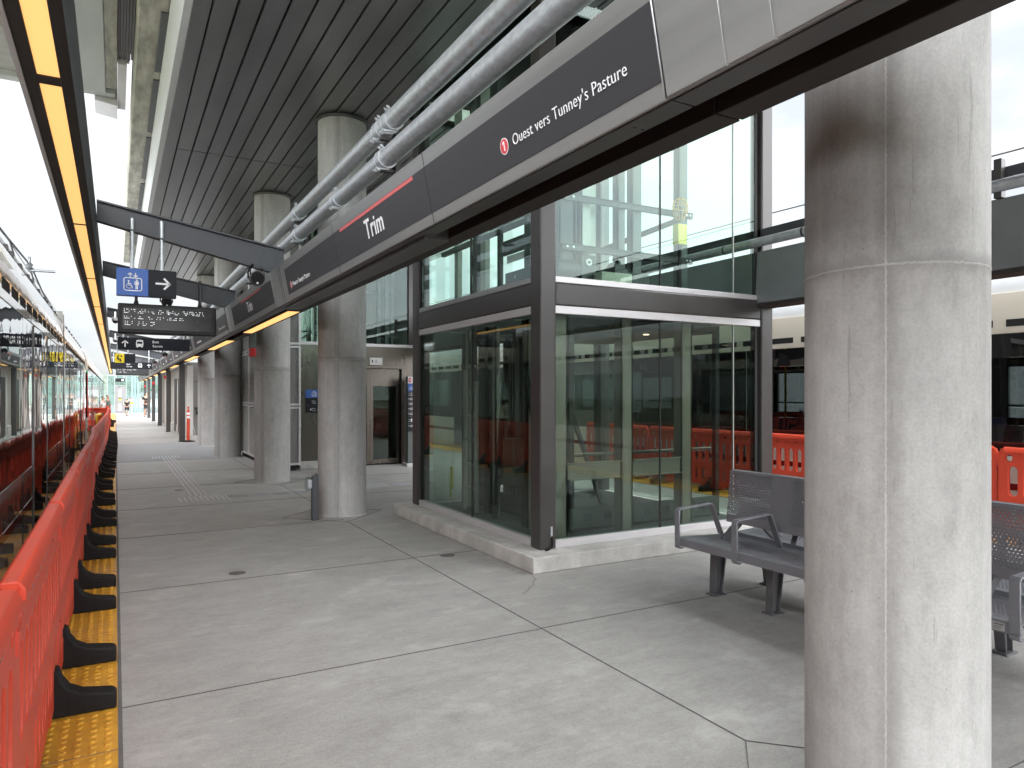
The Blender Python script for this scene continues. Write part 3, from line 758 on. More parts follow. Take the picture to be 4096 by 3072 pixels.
# ---------------------------------------------------------------- galvanised pipes over the fascia
for (z, zz, lab, cs) in ((3.59, 0, 'lower of two galvanised pipes running above the signed fascia', (5.78, 7.2, 9.02, 12.7, 16, 19.4, 23)),
                     (3.86, 1, 'upper of two galvanised pipes running above the signed fascia', (5.62, 5.86, 9.02, 12.8, 16.2, 19.5, 23.1))):
    t = thing('galvanised_pipe', (2.0, -3, z), lab, 'pipe', 'galvanised pipes above the fascia')
    mb = MB(); mb.tube((2.0,-3,z), (2.0,46,z), .078, 32); mb.build('tube', 'galv', t)
    for y in cs:
        mb = MB(); mb.tube((2.0,y-.045,z), (2.0,y+.045,z), .084, 32)
        for s in (-1, 1):
            mb.tube((2.0,y+s*.047,z), (2.0,y+s*.056,z), .0885, 32)
            mb.tube((2.02,y+s*.03,z-.09), (1.90,y+s*.03,z-.10), .009, 8); mb.tube((1.93,y+s*.03,z-.10), (1.915,y+s*.03,z-.101), .016, 6)
            mb.tube((1.985,y+s*.03,z+.08), (1.94,y+s*.03,z+.108), .008, 8); mb.tube((1.962,y+s*.03,z+.094), (1.95,y+s*.03,z+.102), .014, 6)
        mb.build('coupling', 'galv', t)
    for y in (2.4, 5.8, 9.1, 12.9, 16.3, 19.6, 23.2, 26.7, 30):
        if zz == 0: continue
        mb = MB(); mb.box(2.08, 2.13, y-.05, y+.05, 3.0, 3.98); mb.box(1.96, 2.08, y-.03, y+.03, z-.105, z-.08); mb.box(1.96, 2.08, y-.03, y+.03, 3.485, 3.51)
        mb.build('bracket', 'dsteel', t)

# ================================================================ STATION BUILDING OVER THE PLATFORM
t = thing('station_building', (3, 16, 5.25), 'concourse above the platform with dark metal plank ceiling and pale edge fascia', 'building')
mb = MB(); yj = [-8.9, -2.05, 4.8, 11.65, 18.5, 26.6]
for a, b in zip(yj, yj[1:]):
    i = 0; x = .80
    while x < 7.4:
        x1 = x+.196
        if b <= 11.66 and x1 > 6.75: break
        cuts = [(a, b)] if not (a == 4.8 and x1 > 3.36 and x < 6.6) else [(a, 5.5), (8.95, b)]
        for (a_, b_) in cuts:
            dz = random.uniform(-.0015, .0015)
            mb.prism([(x,5.275+dz),(x+.004,5.25+dz),(x1-.004,5.25+dz),(x1,5.275+dz)], 'y', a_+.012, b_-.012)
        x += .2125
mb.build('ceiling', 'ceil', t)
mb = MB(); mb.box(.77, 6.75, -8.9, 5.5, 5.285, 5.36); mb.box(.77, 3.36, 5.5, 8.95, 5.285, 5.36); mb.box(.77, 6.75, 8.95, 11.66, 5.285, 5.36); mb.box(.77, 7.47, 11.66, 26.62, 5.285, 5.36); mb.build('ceiling_void', 'black', t)
mb = MB(); mb.box(.63, .785, -8.9, 26.62, 5.247, 5.30); mb.build('edge_trim', 'ceil', t, bevel=.004)
mb = MB(); mb.prism([(.628,5.25),(.628,5.27),(.612,6.2),(.55,6.2),(.56,5.25)], 'y', -8.9, 26.6); mb.build('edge_fascia', 'alu_white', t)
mb = MB(); mb.box(.235, .55, -8.9, 27.6, 6.08, 6.9); mb.box(.55, 7.6, 11.7, 27.6, 6.21, 6.9); mb.build('edge_girder', 'conc_dirty', t, bevel=.02)
for (a, b) in ((4.9, 8.9), (9.25, 11.0), (11.3, 13.6), (13.9, 16.6), (17, 20.4), (20.8, 24)):
    mb = MB(); mb.box(.47, .555, a, b, 6.06, 6.12); mb.build('embed_channel', 'beam', t, bevel=.003)
mb = MB(); mb.box(6.68, 6.76, -8.9, 11.6, 5.23, 6.9); mb.build('edge_beam', 'dsteel', t)
mb = MB(); mb.box(.62, 3.36, -8.9, 26, 6.9, 9.5); mb.build('upper_wall', 'panelgrey', t)
# --- road bridge crossing the tracks on the left
t = thing('overpass', (-5, 10, 6.5), 'concrete bridge crossing over the train at upper left', 'bridge')
mb = MB()
for a, b in ((4.2, 6.1), (6.11, 8.0), (8.01, 9.9), (9.91, 10.75), (10.76, 11.55), (11.56, 12.25), (12.26, 13.1)):
    mb.box(-14, -.62, a, b, 6.5+.004*random.random(), 6.9)
mb.build('soffit', 'conc_soffit', t)
mb = MB(); mb.box(-14, -.62, 13.1, 13.32, 6.42, 7.3); mb.build('end_beam', 'conc_pale', t, bevel=.02)
mb = MB(); mb.box(-.619, -.135, 4.2, 13.3, 6.49, 6.9); mb.prism([(13.3,6.49),(13.55,6.52),(13.55,6.85),(13.3,6.9)], 'x', -.619, .0)
mb.build('precast_beam', 'conc_pale', t, bevel=.01)
mb = MB(); mb.box(-.134, .025, 4.2, 13.1, 6.50, 6.9); mb.build('concrete_lip', 'conc_dirty', t, bevel=.01)
mb = MB()
for i in range(6):
    x = .03+i*.034; mb.box(x, x+.026, 4.2, 12.0-(i % 2)*.05, 6.55+.006*random.random(), 6.9)
mb.build('joint_slats', 'soffit', t)
mb = MB(); mb.box(.026, .232, 4.2, 12.0, 6.66, 6.9); mb.build('joint_void', 'black', t)
mb = MB(); mb.box(.03, .15, 12.02, 13.9, 6.48, 6.6); mb.prism([(-.30,6.45),(.028,6.40),(.028,6.9),(-.30,6.9)], 'y', 13.56, 14.2); mb.build('end_flashing', 'alu', t)
mb = MB(); mb.box(-14, .2, 4.0, 13.2, 7.0, 8.2); mb.build('deck', 'conc_soffit', t)

# ================================================================ GLASS LIFT SHAFT
t = thing('lift_shaft', (5.0, 7.2, 0), 'glazed steel lift shaft on a concrete plinth, beside the bench', 'lift')
t_shaft = t
mb = MB(); mb.box(3.225, 6.75, 5.385, 9.03, 0.0, 0.148); mb.build('plinth', 'conc', t, bevel=.012, seg=3)
XA, XB, YA, YB = 3.43, 6.36, 5.61, 8.67
for (x, y) in ((XA,YA),(XA,YB),(XB,YA),(XB,YB)):
    mb = MB(); mb.box(x, x+.18, y, y+.18, .148, 9.5); mb.build('post', 'dsteel', t, bevel=.018, seg=3)
for (z0, z1) in ((2.435, 2.652), (5.5, 5.7), (8.2, 8.4)):
    for (x0, x1, y0, y1) in ((XA+.181, XB-.001, YA+.012, YA+.17), (XA+.012, XA+.17, YA+.181, YB-.001), (XA+.181, XB-.001, YB+.012, YB+.17), (XB+.012, XB+.17, YA+.181, YB-.001)):
        mb = MB(); mb.box(x0, x1, y0, y1, z0, z1); mb.build('beam', 'dsteel', t, bevel=.016, seg=3)
# welded collar at the near post
mb = MB()
for (x, y) in ((XA+.183, YA+.005),):
    for i in range(14): mb.ball((x, y+.012, 2.44+i*.0155), .012, 6)
mb.build('weld', 'dsteel', t)
def pane(x0, x1, y0, y1, z0, z1, m): mb = MB(); mb.box(x0, x1, y0, y1, z0, z1); return mb.build('glass_pane', m, t)
# front face (towards the camera) : sills, heads, panes
for (z0, z1, m, sill, head) in ((.148, 2.435, 'gl_low', .072, .075), (2.653, 5.5, 'gl_up', .058, .05)):
    fr = []
    a, b = XA+.1815, XB-.0015
    for (zz0, zz1) in ((z0+.001, z0+sill), (z1-head, z1-.001)):
        mb = MB(); mb.box(a, b, YA+.022, YA+.10, zz0, zz1); mb.build('sill', 'alu', t, bevel=.003)
    for (xa, xb) in ((a+.002, 4.915), (4.927, 5.962), (5.974, b-.06)):
        pane(xa, xb, YA+.052, YA+.064, z0+sill-.01, z1-head+.01, m)
    mb = MB(); mb.box(4.9155, 4.9265, YA+.05, YA+.07, z0+sill, z1-head); mb.build('gasket', 'black', t)
    mb = MB(); mb.box(5.9625, 5.9735, YA+.05, YA+.07, z0+sill, z1-head); mb.build('gasket', 'inner', t)
    mb = MB(); mb.box(b-.058, b-.02, YA+.045, YA+.09, z0+sill, z1-head); mb.build('gasket', 'black', t)
    # left face
    a, b = YA+.1815, YB-.0015
    for (zz0, zz1) in ((z0+.001, z0+sill), (z1-head, z1-.001)):
        mb = MB(); mb.box(XA+.022, XA+.10, a, b, zz0, zz1); mb.build('sill', 'alu' if z0 < 1 else 'silver', t, bevel=.003)
    for (ya, yb) in ((a+.004, 7.15), (7.162, b-.05)):
        pane(XA+.052, XA+.064, ya, yb, z0+sill-.01, z1-head+.01, m)
    mb = MB(); mb.box(XA+.05, XA+.07, 7.1505, 7.1615, z0+sill, z1-head); mb.build('gasket', 'black', t)
    mb = MB(); mb.box(XA+.045, XA+.09, b-.048, b-.015, z0+sill, z1-head); mb.build('gasket', 'black', t)
    # far and right faces
    if z0 > 1: pane(XA+.19, XB-.01, YB+.052, YB+.064, z0+.02, z1-.02, 'gl_up')
    else:
        pane(XA+.19, 4.3, YB+.052, YB+.064, z0+.02, z1-.02, 'gl_low'); pane(5.75, XB-.01, YB+.052, YB+.064, z0+.02, z1-.02, 'gl_low')
    pane(XB+.052, XB+.064, YA+.19, YB-.01, z0+.02, z1-.02, 'gl_low' if z0 < 1 else 'gl_up')
mb = MB(); mb.box(4.36, 4.62, YB+.03, YB+.09, .15, 2.43); mb.build('door_jamb', 'innerdark', t)
mb = MB(); mb.box(4.75, 5.74, YB+.03, YB+.09, .15, 2.43); mb.build('door_wall', 'innerdark', t)
# shaft interior
mb = MB(); mb.box(XA+.19, XB-.01, YA+.19, YB-.01, .149, .16); mb.build('pit_floor', 'pitfloor', t)
for (a, b) in ((3.655, 3.885), (4.545, 4.695), (5.36, 5.515)):
    mb = MB(); mb.box(a, b, 5.83, 5.85, .16, 2.40); mb.box(b-.022, b, 5.83, 5.95, .16, 2.40); mb.box(a, a+.02, 5.83, 5.95, .16, 2.40)
    for z in (.45, .95, 1.45, 1.95): mb.lathe([(.009,5.824),(.009,5.83)], (a+.035,0,z), 'y', 8)
    mb.build('stud', 'stud', t, bevel=.002)
for (a, b) in ((3.89, 4.54), (4.70, 5.355)):
    mb = MB(); mb.box(a, b, 5.84, 5.86, .75, .915); mb.box(a, b, 5.80, 5.86, .905, .918); mb.box(a, b, 5.80, 5.86, .745, .757); mb.build('crossbar', 'stud', t, bevel=.002)
for (p, q) in (((4.35,7.4,1.95),(3.95,7.4,.55)), ((4.75,7.4,1.95),(5.45,7.4,.2)), ((3.72,7.05,.2),(3.72,6.75,2.2)), ((3.74,6.45,1.9),(3.74,6.05,.9)), ((3.74,6.05,.9),(3.74,5.9,.2))):
    mb = MB(); mb.tube(p, q, .035, 4); mb.build('brace', 'innerdark', t)
mb = MB()                                           # ladder just inside the left glass
for y in (7.72, 8.03): mb.box(3.80, 3.84, y-.02, y+.02, .16, 1.9 if y > 8 else 1.75)
for k in range(6): mb.box(3.805, 3.835, 7.74, 8.01, .42+k*.3, .45+k*.3)
mb.build('ladder', 'inner', t)
for (x, y, wd, m, z1) in ((3.95,8.25,.10,'inner',2.4),(3.9,7.62,.09,'innerdark',2.4),(3.9,7.42,.07,'inner',2.4),(3.85,6.62,.12,'innerdark',2.4),(3.82,6.45,.06,'inner',2.4),(3.85,6.25,.09,'inner',2.4),(3.82,6.05,.05,'inner',2.4),(4.0,6.35,.10,'innerdark',2.4),
                          (4.05,8.55,.16,'innerdark',2.4),(4.9,8.3,.12,'innerdark',2.4),(5.2,8.3,.10,'innerdark',2.4),(4.55,8.2,.05,'inner',2.4)):
    mb = MB(); mb.box(x, x+.02, y-wd/2, y+wd/2, .16, z1); mb.box(x, x+.06, y-wd/2, y-wd/2+.012, .16, z1); mb.build('guide_rail', m, t)
mb = MB(); mb.box(3.70, 3.84, 6.60, 6.83, .62, 1.12); mb.build('junction_box', 'greygreen', t, bevel=.006)
mb = MB(); mb.path([(3.72,8.24,.28),(3.72,8.27,.45),(3.72,8.25,.62)], .008, 6); mb.box(3.71, 3.73, 8.20, 8.25, .40, .68); mb.build('cable', 'workyel', t)
# lift cab seen low down: rear wall, floor beam with slots, ceiling downlights
mb = MB(); mb.box(3.95, 5.9, 7.55, 7.58, .5, .72)
for i in range(9): mb.box(4.1+i*.2, 4.13+i*.2, 7.545, 7.551, .56, .66)
mb.build('buffer_beam', 'innerdark', t)
# the glazed lift car standing at platform level
mb = MB(); mb.box(4.12, 6.25, 6.15, 8.48, 2.32, 2.40); mb.build('car_ceiling', 'innerdark', t)
mb = MB(); mb.box(4.12, 6.25, 6.15, 8.48, .165, .19); mb.build('car_floor', 'innerdark', t)
for (x0, x1, y0, y1) in ((4.12, 6.25, 6.15, 6.17), (4.12, 4.14, 6.18, 8.48)):
    mb = MB(); mb.box(x0, x1, y0, y1, .191, .40); mb.build('car_skirt', 'greygreen', t)
mb = MB()
for g in range(7):
    for i in range(4): mb.box(4.3+g*.27+i*.026, 4.31+g*.27+i*.026, 6.145, 6.149, .26, .34)
mb.build('vent_slots', 'black', t)
for (x, y) in ((4.12, 6.15), (6.19, 6.15), (4.12, 8.42), (4.12, 7.3)):
    mb = MB(); mb.box(x, x+.06, y, y+.06, .4, 2.32); mb.build('car_post', 'innerdark', t)
mb = MB(); mb.tube((4.2,6.25,.95),(6.2,6.25,.95), .02, 10); mb.build('car_handrail', 'stainless', t)
for (x, y) in ((4.4, 6.7), (5.0, 7.6), (5.6, 6.7)):
    mb = MB(); mb.lathe([(.035,2.312),(.035,2.319)], (x,y,0), n=16); mb.build('downlight', 'downlight', t)
# upper works
for z in (3.72, 3.18):
    mb = MB(); mb.box(4.17, 6.03, 6.36, 6.40, z-.03, z+.025); mb.box(4.17, 6.03, 6.345, 6.41, z+.026, z+.034); mb.build('crossbar', 'innerdark', t)
for (p, q) in (((4.85,7.6,3.18),(5.83,6.42,3.66)), ((5.06,6.9,2.90),(5.85,6.45,3.15)), ((3.72,6.3,3.4),(3.72,8.5,3.4)), ((4.2,6.42,3.72),(4.2,8.4,3.72))):
    mb = MB(); mb.tube(p, q, .035, 4); mb.build('crossbar', 'innerdark', t)
for (a, b, y, m, z1) in ((4.17,4.345,6.42,'innerdark',3.82),(4.378,4.41,6.44,'innerdark',5.4),(4.437,4.467,6.45,'innerdark',5.4),(4.48,4.60,6.46,'inner',5.4),(4.63,4.78,6.6,'inner',5.4),
                         (4.95,5.055,6.42,'greygreen',5.4),(5.155,5.295,6.42,'greygreen',5.4),(5.86,6.0,6.42,'greygreen',5.4)):
    mb = MB(); mb.box(a, b, y, y+.03, 2.66, z1); mb.box(a, a+.02, y, y+.09, 2.66, z1); mb.build('guide_rail', m, t)
for (x, y, wx, wy, m, z0) in ((3.75,7.35,.06,.12,'inner',2.66),(3.75,7.60,.06,.20,'innerdark',2.66),(3.75,6.98,.05,.05,'innerdark',2.66),(3.8,8.2,.06,.10,'inner',2.66)):
    mb = MB(); mb.box(x-wx/2, x+wx/2, y-wy/2, y+wy/2, z0, 5.4); mb.build('guide_rail', m, t)
mb = MB()
for z in (3.72, 3.18):
    for x in (4.22, 4.30, 5.92, 5.97): mb.lathe([(.013,6.335),(.013,6.345)], (x,0,z), 'y', 8)
mb.build('bolts', 'galv', t)
mb = MB(); mb.box(4.34, 4.53, 6.25, 6.38, 2.67, 3.09); mb.build('machine_frame', 'innerdark', t, bevel=.008)
mb = MB(); mb.lathe([(.038,6.235),(.038,6.25)], (4.43,0,3.01), 'y', 20); d_ = mb.build('dial', 'white', t)
mb = MB(); mb.lathe([(.017,6.230),(.017,6.234)], (4.43,0,3.01), 'y', 16); mb.build('dial_hub', 'innerdark', d_)
mb = MB(); mb.tube((4.05,6.35,2.93),(4.34,6.35,2.93), .10, 20); mb.tube((4.84,6.4,2.98),(4.98,6.4,2.98), .09, 16); mb.box(4.95, 5.35, 6.35, 6.55, 2.66, 2.97); mb.box(4.82, 5.0, 6.3, 6.5, 2.66, 3.0); mb.build('machine', 'innerdark', t, bevel=.006)
mb = MB(); mb.box(4.50, 4.90, 6.1, 6.25, 2.67, 2.90); mb.build('oil_tray', mat('pale_green_tray', (.40,.44,.34), .5), t, bevel=.006)
mb = MB(); mb.box(3.74, 3.76, 5.95, 6.85, 2.66, 2.92); mb.box(3.74, 3.77, 5.9, 6.9, 3.12, 3.28); mb.box(3.73, 3.75, 6.3, 6.42, 2.9, 3.5)
mb.build('machine_plate', 'innerdark', t, bevel=.004)
mb = MB(); mb.box(3.735, 3.74, 6.2, 6.8, 3.02, 3.10); mb.box(3.735, 3.74, 6.34, 6.42, 3.1, 3.5); mb.build('counterweight_plate', 'alu', t)
for k, (y, z) in enumerate(((6.1,2.80),(6.25,2.86),(6.5,2.78),(6.05,2.72),(6.6,2.85))):
    mb = MB(); mb.lathe([(.018,3.725),(.018,3.74)], (0,y,z), 'x', 12); mb.build('bolt', 'galv', t)
# dark shaft walls where the lift rises through the concourse
for (x0, x1, y0, y1) in ((XA+.06, XB+.12, YA+.07, YA+.09), (XA+.06, XB+.12, YB+.09, YB+.11), (XA+.05, XA+.07, YA+.1, YB+.08), (XB+.11, XB+.13, YA+.1, YB+.08)):
    mb = MB(); mb.box(x0, x1, y0, y1, 5.71, 9.5); mb.build('shaft_wall', 'innerdark', t_shaft)
mb = MB(); mb.box(XA, XB+.18, YA, YB+.18, 9.501, 9.6); mb.build('shaft_roof', 'innerdark', t_shaft)
# work light hung inside
t = thing('work_light', (5.78, 6.3, 3.1), 'yellow caged work light inside the upper glass of the lift shaft', 'work light')
mb = MB(); mb.box(5.70, 5.84, 6.25, 6.35, 3.34, 3.58); mb.build('body', 'workyel', t, bevel=.01)
mb = MB()
for i in range(10):
    a = 2*math.pi*i/10
    mb.path([(5.775+.04*math.cos(a),6.3+.04*math.sin(a),3.63),(5.775+.085*math.cos(a),6.3+.085*math.sin(a),3.73),(5.775+.095*math.cos(a),6.3+.095*math.sin(a),3.79),(5.775+.07*math.cos(a),6.3+.07*math.sin(a),3.86),(5.775,6.3,3.90)], .004, 5)
for z, r in ((3.73,.085),(3.79,.095),(3.86,.07)):
    mb.path([(5.775+r*math.cos(2*math.pi*i/20),6.3+r*math.sin(2*math.pi*i/20),z) for i in range(21)], .004, 5)
mb.build('cage', mat('orange_cage', (.75,.42,.03), .4), t)
mb = MB(); mb.lathe([(.03,3.58),(.045,3.61),(.05,3.65),(.03,3.67)], (5.775,6.3,0)); mb.ball((5.775,6.3,3.73), .045, 12, (1,1,1.4)); mb.build('bulb', 'gl_lens', t)
mb = MB(); mb.tube((5.77,6.3,2.80),(5.77,6.3,3.34), .022, 10); mb.path([(5.76,6.3,2.8),(5.78,6.3,2.72),(5.76,6.3,2.67)], .009, 6); mb.build('stem', 'rubber', t)
# earthing cable at the near post
t = thing('earth_cable', (XA+.13, YA, .15), 'black earthing cable bolted to the foot of the near lift post', 'cable')
mb = MB(); mb.box(XA+.115, XA+.135, YA-.006, YA, .26, .36); mb.build('lug', 'galv', t)
mb = MB(); mb.path([(XA+.125,YA-.008,.27),(XA+.13,YA-.012,.22),(XA+.128,YA-.014,.185),(XA+.10,YA-.03,.165),(XA+.06,YA-.045,.156),(XA+.03,YA-.04,.155)], .008, 8); mb.build('wire', 'rubber', t)

# ================================================================ SECOND LIFT LOBBY
YL = 15.4
t = thing('lift_lobby', (4.7, YL, 0), 'stainless steel lift front with a glazed sliding door, behind the second column', 'lift')
mb = MB(); mb.box(3.43, 4.20, YL, YL+.05, .16, 2.655); mb.box(5.79, 6.10, YL, YL+.05, .16, 2.655); mb.box(4.205, 5.785, YL-.004, YL+.05, 2.235, 2.655)
mb.build('wall_panel', 'stainless', t, bevel=.003)
mb = MB(); mb.box(3.43, 4.20, YL-.03, YL+.1, 0, .158); mb.box(5.80, 6.10, YL-.03, YL+.1, 0, .158); mb.build('kerb', 'conc', t, bevel=.006)
mb = MB(); mb.box(4.205, 5.785, YL-.035, YL+.02, 2.17, 2.232); mb.box(5.70, 5.785, YL-.03, YL+.14, 0, 2.169); mb.box(4.205, 4.29, YL-.03, YL+.14, 0, 2.169); mb.build('door_frame', 'stainless', t, bevel=.003)
for (a, b) in ((4.295, 4.985), (4.99, 5.68)):
    mb = MB(); mb.box(a, a+.07, YL+.06, YL+.1, .03, 2.165); mb.box(b-.07, b, YL+.06, YL+.1, .03, 2.165); mb.box(a+.071, b-.071, YL+.06, YL+.1, 1.775, 2.165); mb.box(a+.071, b-.071, YL+.06, YL+.1, .03, .13)
    d = mb.build('door', 'stainless', t, bevel=.002)
    mb = MB(); mb.box(a+.071, b-.071, YL+.075, YL+.085, .131, 1.774); mb.build('door_glass', 'gl_low', d)
mb = MB(); mb.box(4.3, 5.7, YL+.9, YL+.93, 0, 2.2); mb.build('cab_wall', 'panelgrey', t)
mb = MB(); mb.box(4.3, 5.7, YL+.11, YL+.9, .0, .02); mb.build('cab_floor', 'innerdark', t)
mb = MB(); mb.box(5.22, 5.36, YL+.4, YL+.48, .75, 1.05); mb.build('cab_control', 'black', t, bevel=.01)
ip = Plane((0, YL-.006, 0), (1,0,0), (0,0,1))
mb = MB(); mb.box(4.96, 5.25, YL-.018, YL-.005, 2.247, 2.41); o = mb.build('floor_indicator', 'white', t, bevel=.003)
ip2 = Plane((0, YL-.018, 0), (1,0,0), (0,0,1))
mb = MB(); ip2.text(mb, '1', 5.005, 2.30, 5.03, 2.36, bold=.02); ip2.line(mb, [(5.075,2.30),(5.135,2.30),(5.105,2.36)], .006, closed=True)
for (x, z) in ((4.985,2.268),(5.22,2.268),(4.985,2.39),(5.22,2.39)): ip2.disc(mb, x, z, .006, n=10)
mb.build('indicator_marks', 'black', o)
mb = MB(); mb.box(5.72, 5.76, YL-.035, YL-.030, 1.25, 1.40); mb.build('call_button', 'black', t)
mb = MB(); mb.box(3.43, 6.12, YL-.01, YL+.07, 2.657, 2.72); mb.build('sill', 'alu', t)
for (a, b) in ((3.44, 4.3), (4.31, 5.15), (5.16, 5.87)):
    mb = MB(); mb.box(a, b, YL+.03, YL+.045, 2.72, 5.24); mb.build('glass_pane', 'gl_up', t)
mb = MB(); mb.box(5.88, 5.99, YL-.02, YL+.1, 2.72, 5.24); mb.build('post', 'dsteel', t)
for x in (3.55, 3.72, 3.78, 4.05, 4.45, 4.62, 4.9, 5.3, 5.5, 5.62):
    mb = MB(); mb.box(x-.03*(1+(x*10) % 2), x+.03, YL+.35, YL+.40, 2.66, 5.24); mb.build('guide_rail', 'inner' if int(x*20) % 2 else 'innerdark', t)
mb = MB()
for z in (2.9, 3.15, 3.9): mb.box(3.5, 5.8, YL+.5, YL+.56, z, z+.08)
mb.build('crossbar', 'innerdark', t)
mb = MB(); mb.box(6.05, 6.10, YL+.06, 18.4, 0, 5.24); mb.box(3.43, 6.1, 18.4, 18.45, 0, 5.24); mb.build('rear_wall', 'panelpale', t)
# lift sign on the steel wall
t = thing('level_sign', (3.66, YL-.01, 1.4), 'small blue and black lift level sign on the steel wall, half behind a column', 'sign')
mb = MB(); mb.box(3.545, 3.86, YL-.018, YL-.004, 1.518, 1.69); mb.build('blue_panel', 'signblue', t)
mb = MB(); mb.box(3.545, 3.86, YL-.018, YL-.004, 1.36, 1.513); mb.box(3.545, 3.86, YL-.018, YL-.004, 1.197, 1.355); mb.build('black_panel', 'signdark', t)
mb = MB(); ip2.lift_icon(mb, 3.73, 1.585, .105)
for z, s in ((1.405, '2'), (1.245, '1')):
    ip2.text(mb, 'Level', 3.68, z+.03, 3.745, z+.052); ip2.text(mb, 'Niveau', 3.68, z-.012, 3.765, z+.010); ip2.text(mb, s, 3.80, z-.015, 3.835, z+.055)
ip2.shape(mb, [(3.645,1.235),(3.645,1.29),(3.67,1.2625)])
mb.build('lettering', 'white', t)
# totem
t = thing('totem_sign', (5.8, 14.9, 0), 'slim grey totem listing levels under a blue lift panel, beside the lift shaft', 'sign')
mb = MB(); mb.box(5.60, 6.05, 14.75, 15.1, 0, .06); mb.build('base', 'alu', t, bevel=.005)
mb = MB(); mb.box(5.65, 5.98, 14.84, 14.98, .06, 1.985); mb.build('body', 'greygreen', t, bevel=.004)
tp = Plane((0, 14.838, 0), (1,0,0), (0,0,1))
for (a, b, m) in ((1.83, 1.98, 'alu'), (1.655, 1.826, 'signblue'), (.765, 1.651, 'signdark')):
    mb = MB(); tp.rect(mb, 5.652, a, 5.978, b, h=.0, t=.006); mb.build('sign_face', m, t)
mb = MB(); tp.disc(mb, 5.70, 1.905, .036, h=.002, ry=.055); mb.build('ring_logo', 'signred', t)
mb = MB(); tp.disc(mb, 5.70, 1.905, .012, h=.003, ry=.024); tp.lift_icon(mb, 5.72, 1.72, .075)
for (z, s) in ((1.59, '2'), (.99+.02, '1')):
    tp.text(mb, s, 5.72, z-.03, 5.75, z+.04); tp.text(mb, 'Level', 5.665, z+.01, 5.71, z+.03); tp.text(mb, 'Niveau', 5.665, z-.03, 5.71, z-.01)
for z in (1.49, 1.38, 1.27, 1.16, .89):
    tp.rect(mb, 5.70, z+.008, 5.79, z+.018); tp.rect(mb, 5.70, z-.022, 5.80, z-.012); tp.disc(mb, 5.675, z, .010, n=10)
mb.build('lettering', 'white', t)
mb = MB()
for z in (1.44, 1.325, 1.215, 1.10, .945): tp.rect(mb, 5.655, z, 5.975, z+.002, h=.0015)
mb.build('dividers', 'alu', t)

# ---------------------------------------------------------------- louvre enclosure between columns
t = thing('louvre_enclosure', (3.1, 17.4, 0), 'tall grey enclosure clad in expanded mesh panels, behind the stained column', 'enclosure')
mb = MB(); mb.box(2.86, 3.34, 15.09, 19.76, .13, 5.2); mb.build('core', 'innerdark', t)
for (z0, z1) in ((.12, 1.335), (1.355, 2.60), (2.62, 3.86), (3.88, 5.12)):
    # side facing the camera
    mb = MB(); a, b = 2.83, 3.37; f = .045
    mb.box(a, b, 15.045, 15.085, z0, z0+f); mb.box(a, b, 15.045, 15.085, z1-f, z1); mb.box(a, a+f, 15.045, 15.085, z0+f, z1-f); mb.box(b-f, b, 15.045, 15.085, z0+f, z1-f)
    o = mb.build('mesh_frame', 'alu', t, bevel=.003)
    mb = MB(); mb.box(a+f, b-f, 15.062, 15.072, z0+f, z1-f); mb.build('mesh_infill', 'mesh', o)
    for (ya, yb) in ((15.09, 16.6), (16.61, 18.15), (18.16, 19.74)):
        mb = MB(); mb.box(2.815, 2.855, ya, yb, z0, z0+f); mb.box(2.815, 2.855, ya, yb, z1-f, z1); mb.box(2.815, 2.855, ya, ya+f, z0+f, z1-f); mb.box(2.815, 2.855, yb-f, yb, z0+f, z1-f)
        o = mb.build('mesh_frame', 'alu', t, bevel=.003)
        mb = MB()
        for k in range(int((z1-z0-2*f)/.03)): 
            z = z0+f+k*.03; mb.prism([(2.828,z),(2.85,z+.012),(2.85,z+.024),(2.828,z+.010)], 'y', ya+f, yb-f)
        mb.build('louvre_blades', 'inner', o)
mb = MB(); mb.box(2.9, 3.3, 15.15, 19.7, 0, .12); mb.build('feet', 'black', t)

# ---------------------------------------------------------------- service room and dark canopy posts
t = thing('service_room', (3, 32, 0), 'grey panelled service room with pale walls and dark doors behind the dark posts', 'building')
mb = MB(); mb.box(2.26, 6.4, 27.55, 44.0, 0, 2.72); mb.build('wall', 'panelgrey', t)
mb = MB(); mb.box(2.10, 2.255, 27.5, 38.5, .12, 2.60); mb.build('pale_panel', 'panelpale', t, bevel=.004)
mb = MB(); mb.box(2.20, 2.40, 27.40, 27.549, .10, 2.60); mb.build('corner_panel', 'panelpale', t)
for (a, b) in ((28.6, 29.9), (30.6, 31.9), (34.5, 36.2)):
    mb = MB(); mb.box(2.085, 2.099, a, b, .12, 2.2); mb.build('door', 'innerdark', t)
mb = MB(); mb.box(2.06, 2.30, 27.45, 28.5, 0, .119); mb.box(2.06, 2.30, 30.0, 30.5, 0, .4); mb.box(2.02, 2.30, 31.95, 34.4, 0, .4); mb.build('kerb', 'conc', t)
mb = MB(); mb.box(2.46, 3.6, 27.53, 27.548, 1.03, 1.12); mb.box(2.46, 3.6, 27.53, 27.548, 2.03, 2.05); mb.build('panel_joint', 'innerdark', t)
mb = MB(); mb.box(2.50, 2.80, 27.515, 27.529, .86, 1.01); mb.build('notice_plate', 'black', t)
mb = MB(); mb.box(2.24, 6.4, 27.40, 27.548, 0, .12); mb.build('base_course', 'conc', t)
plab = ['nearest dark square post, an orange marker post at its foot', 'second dark square post, before the pale wall', 'third dark square post along the platform',
        'fourth dark square post, red alarm beside its top', 'dark square post hiding half of the man in shorts', 'last dark square post by the end screen']
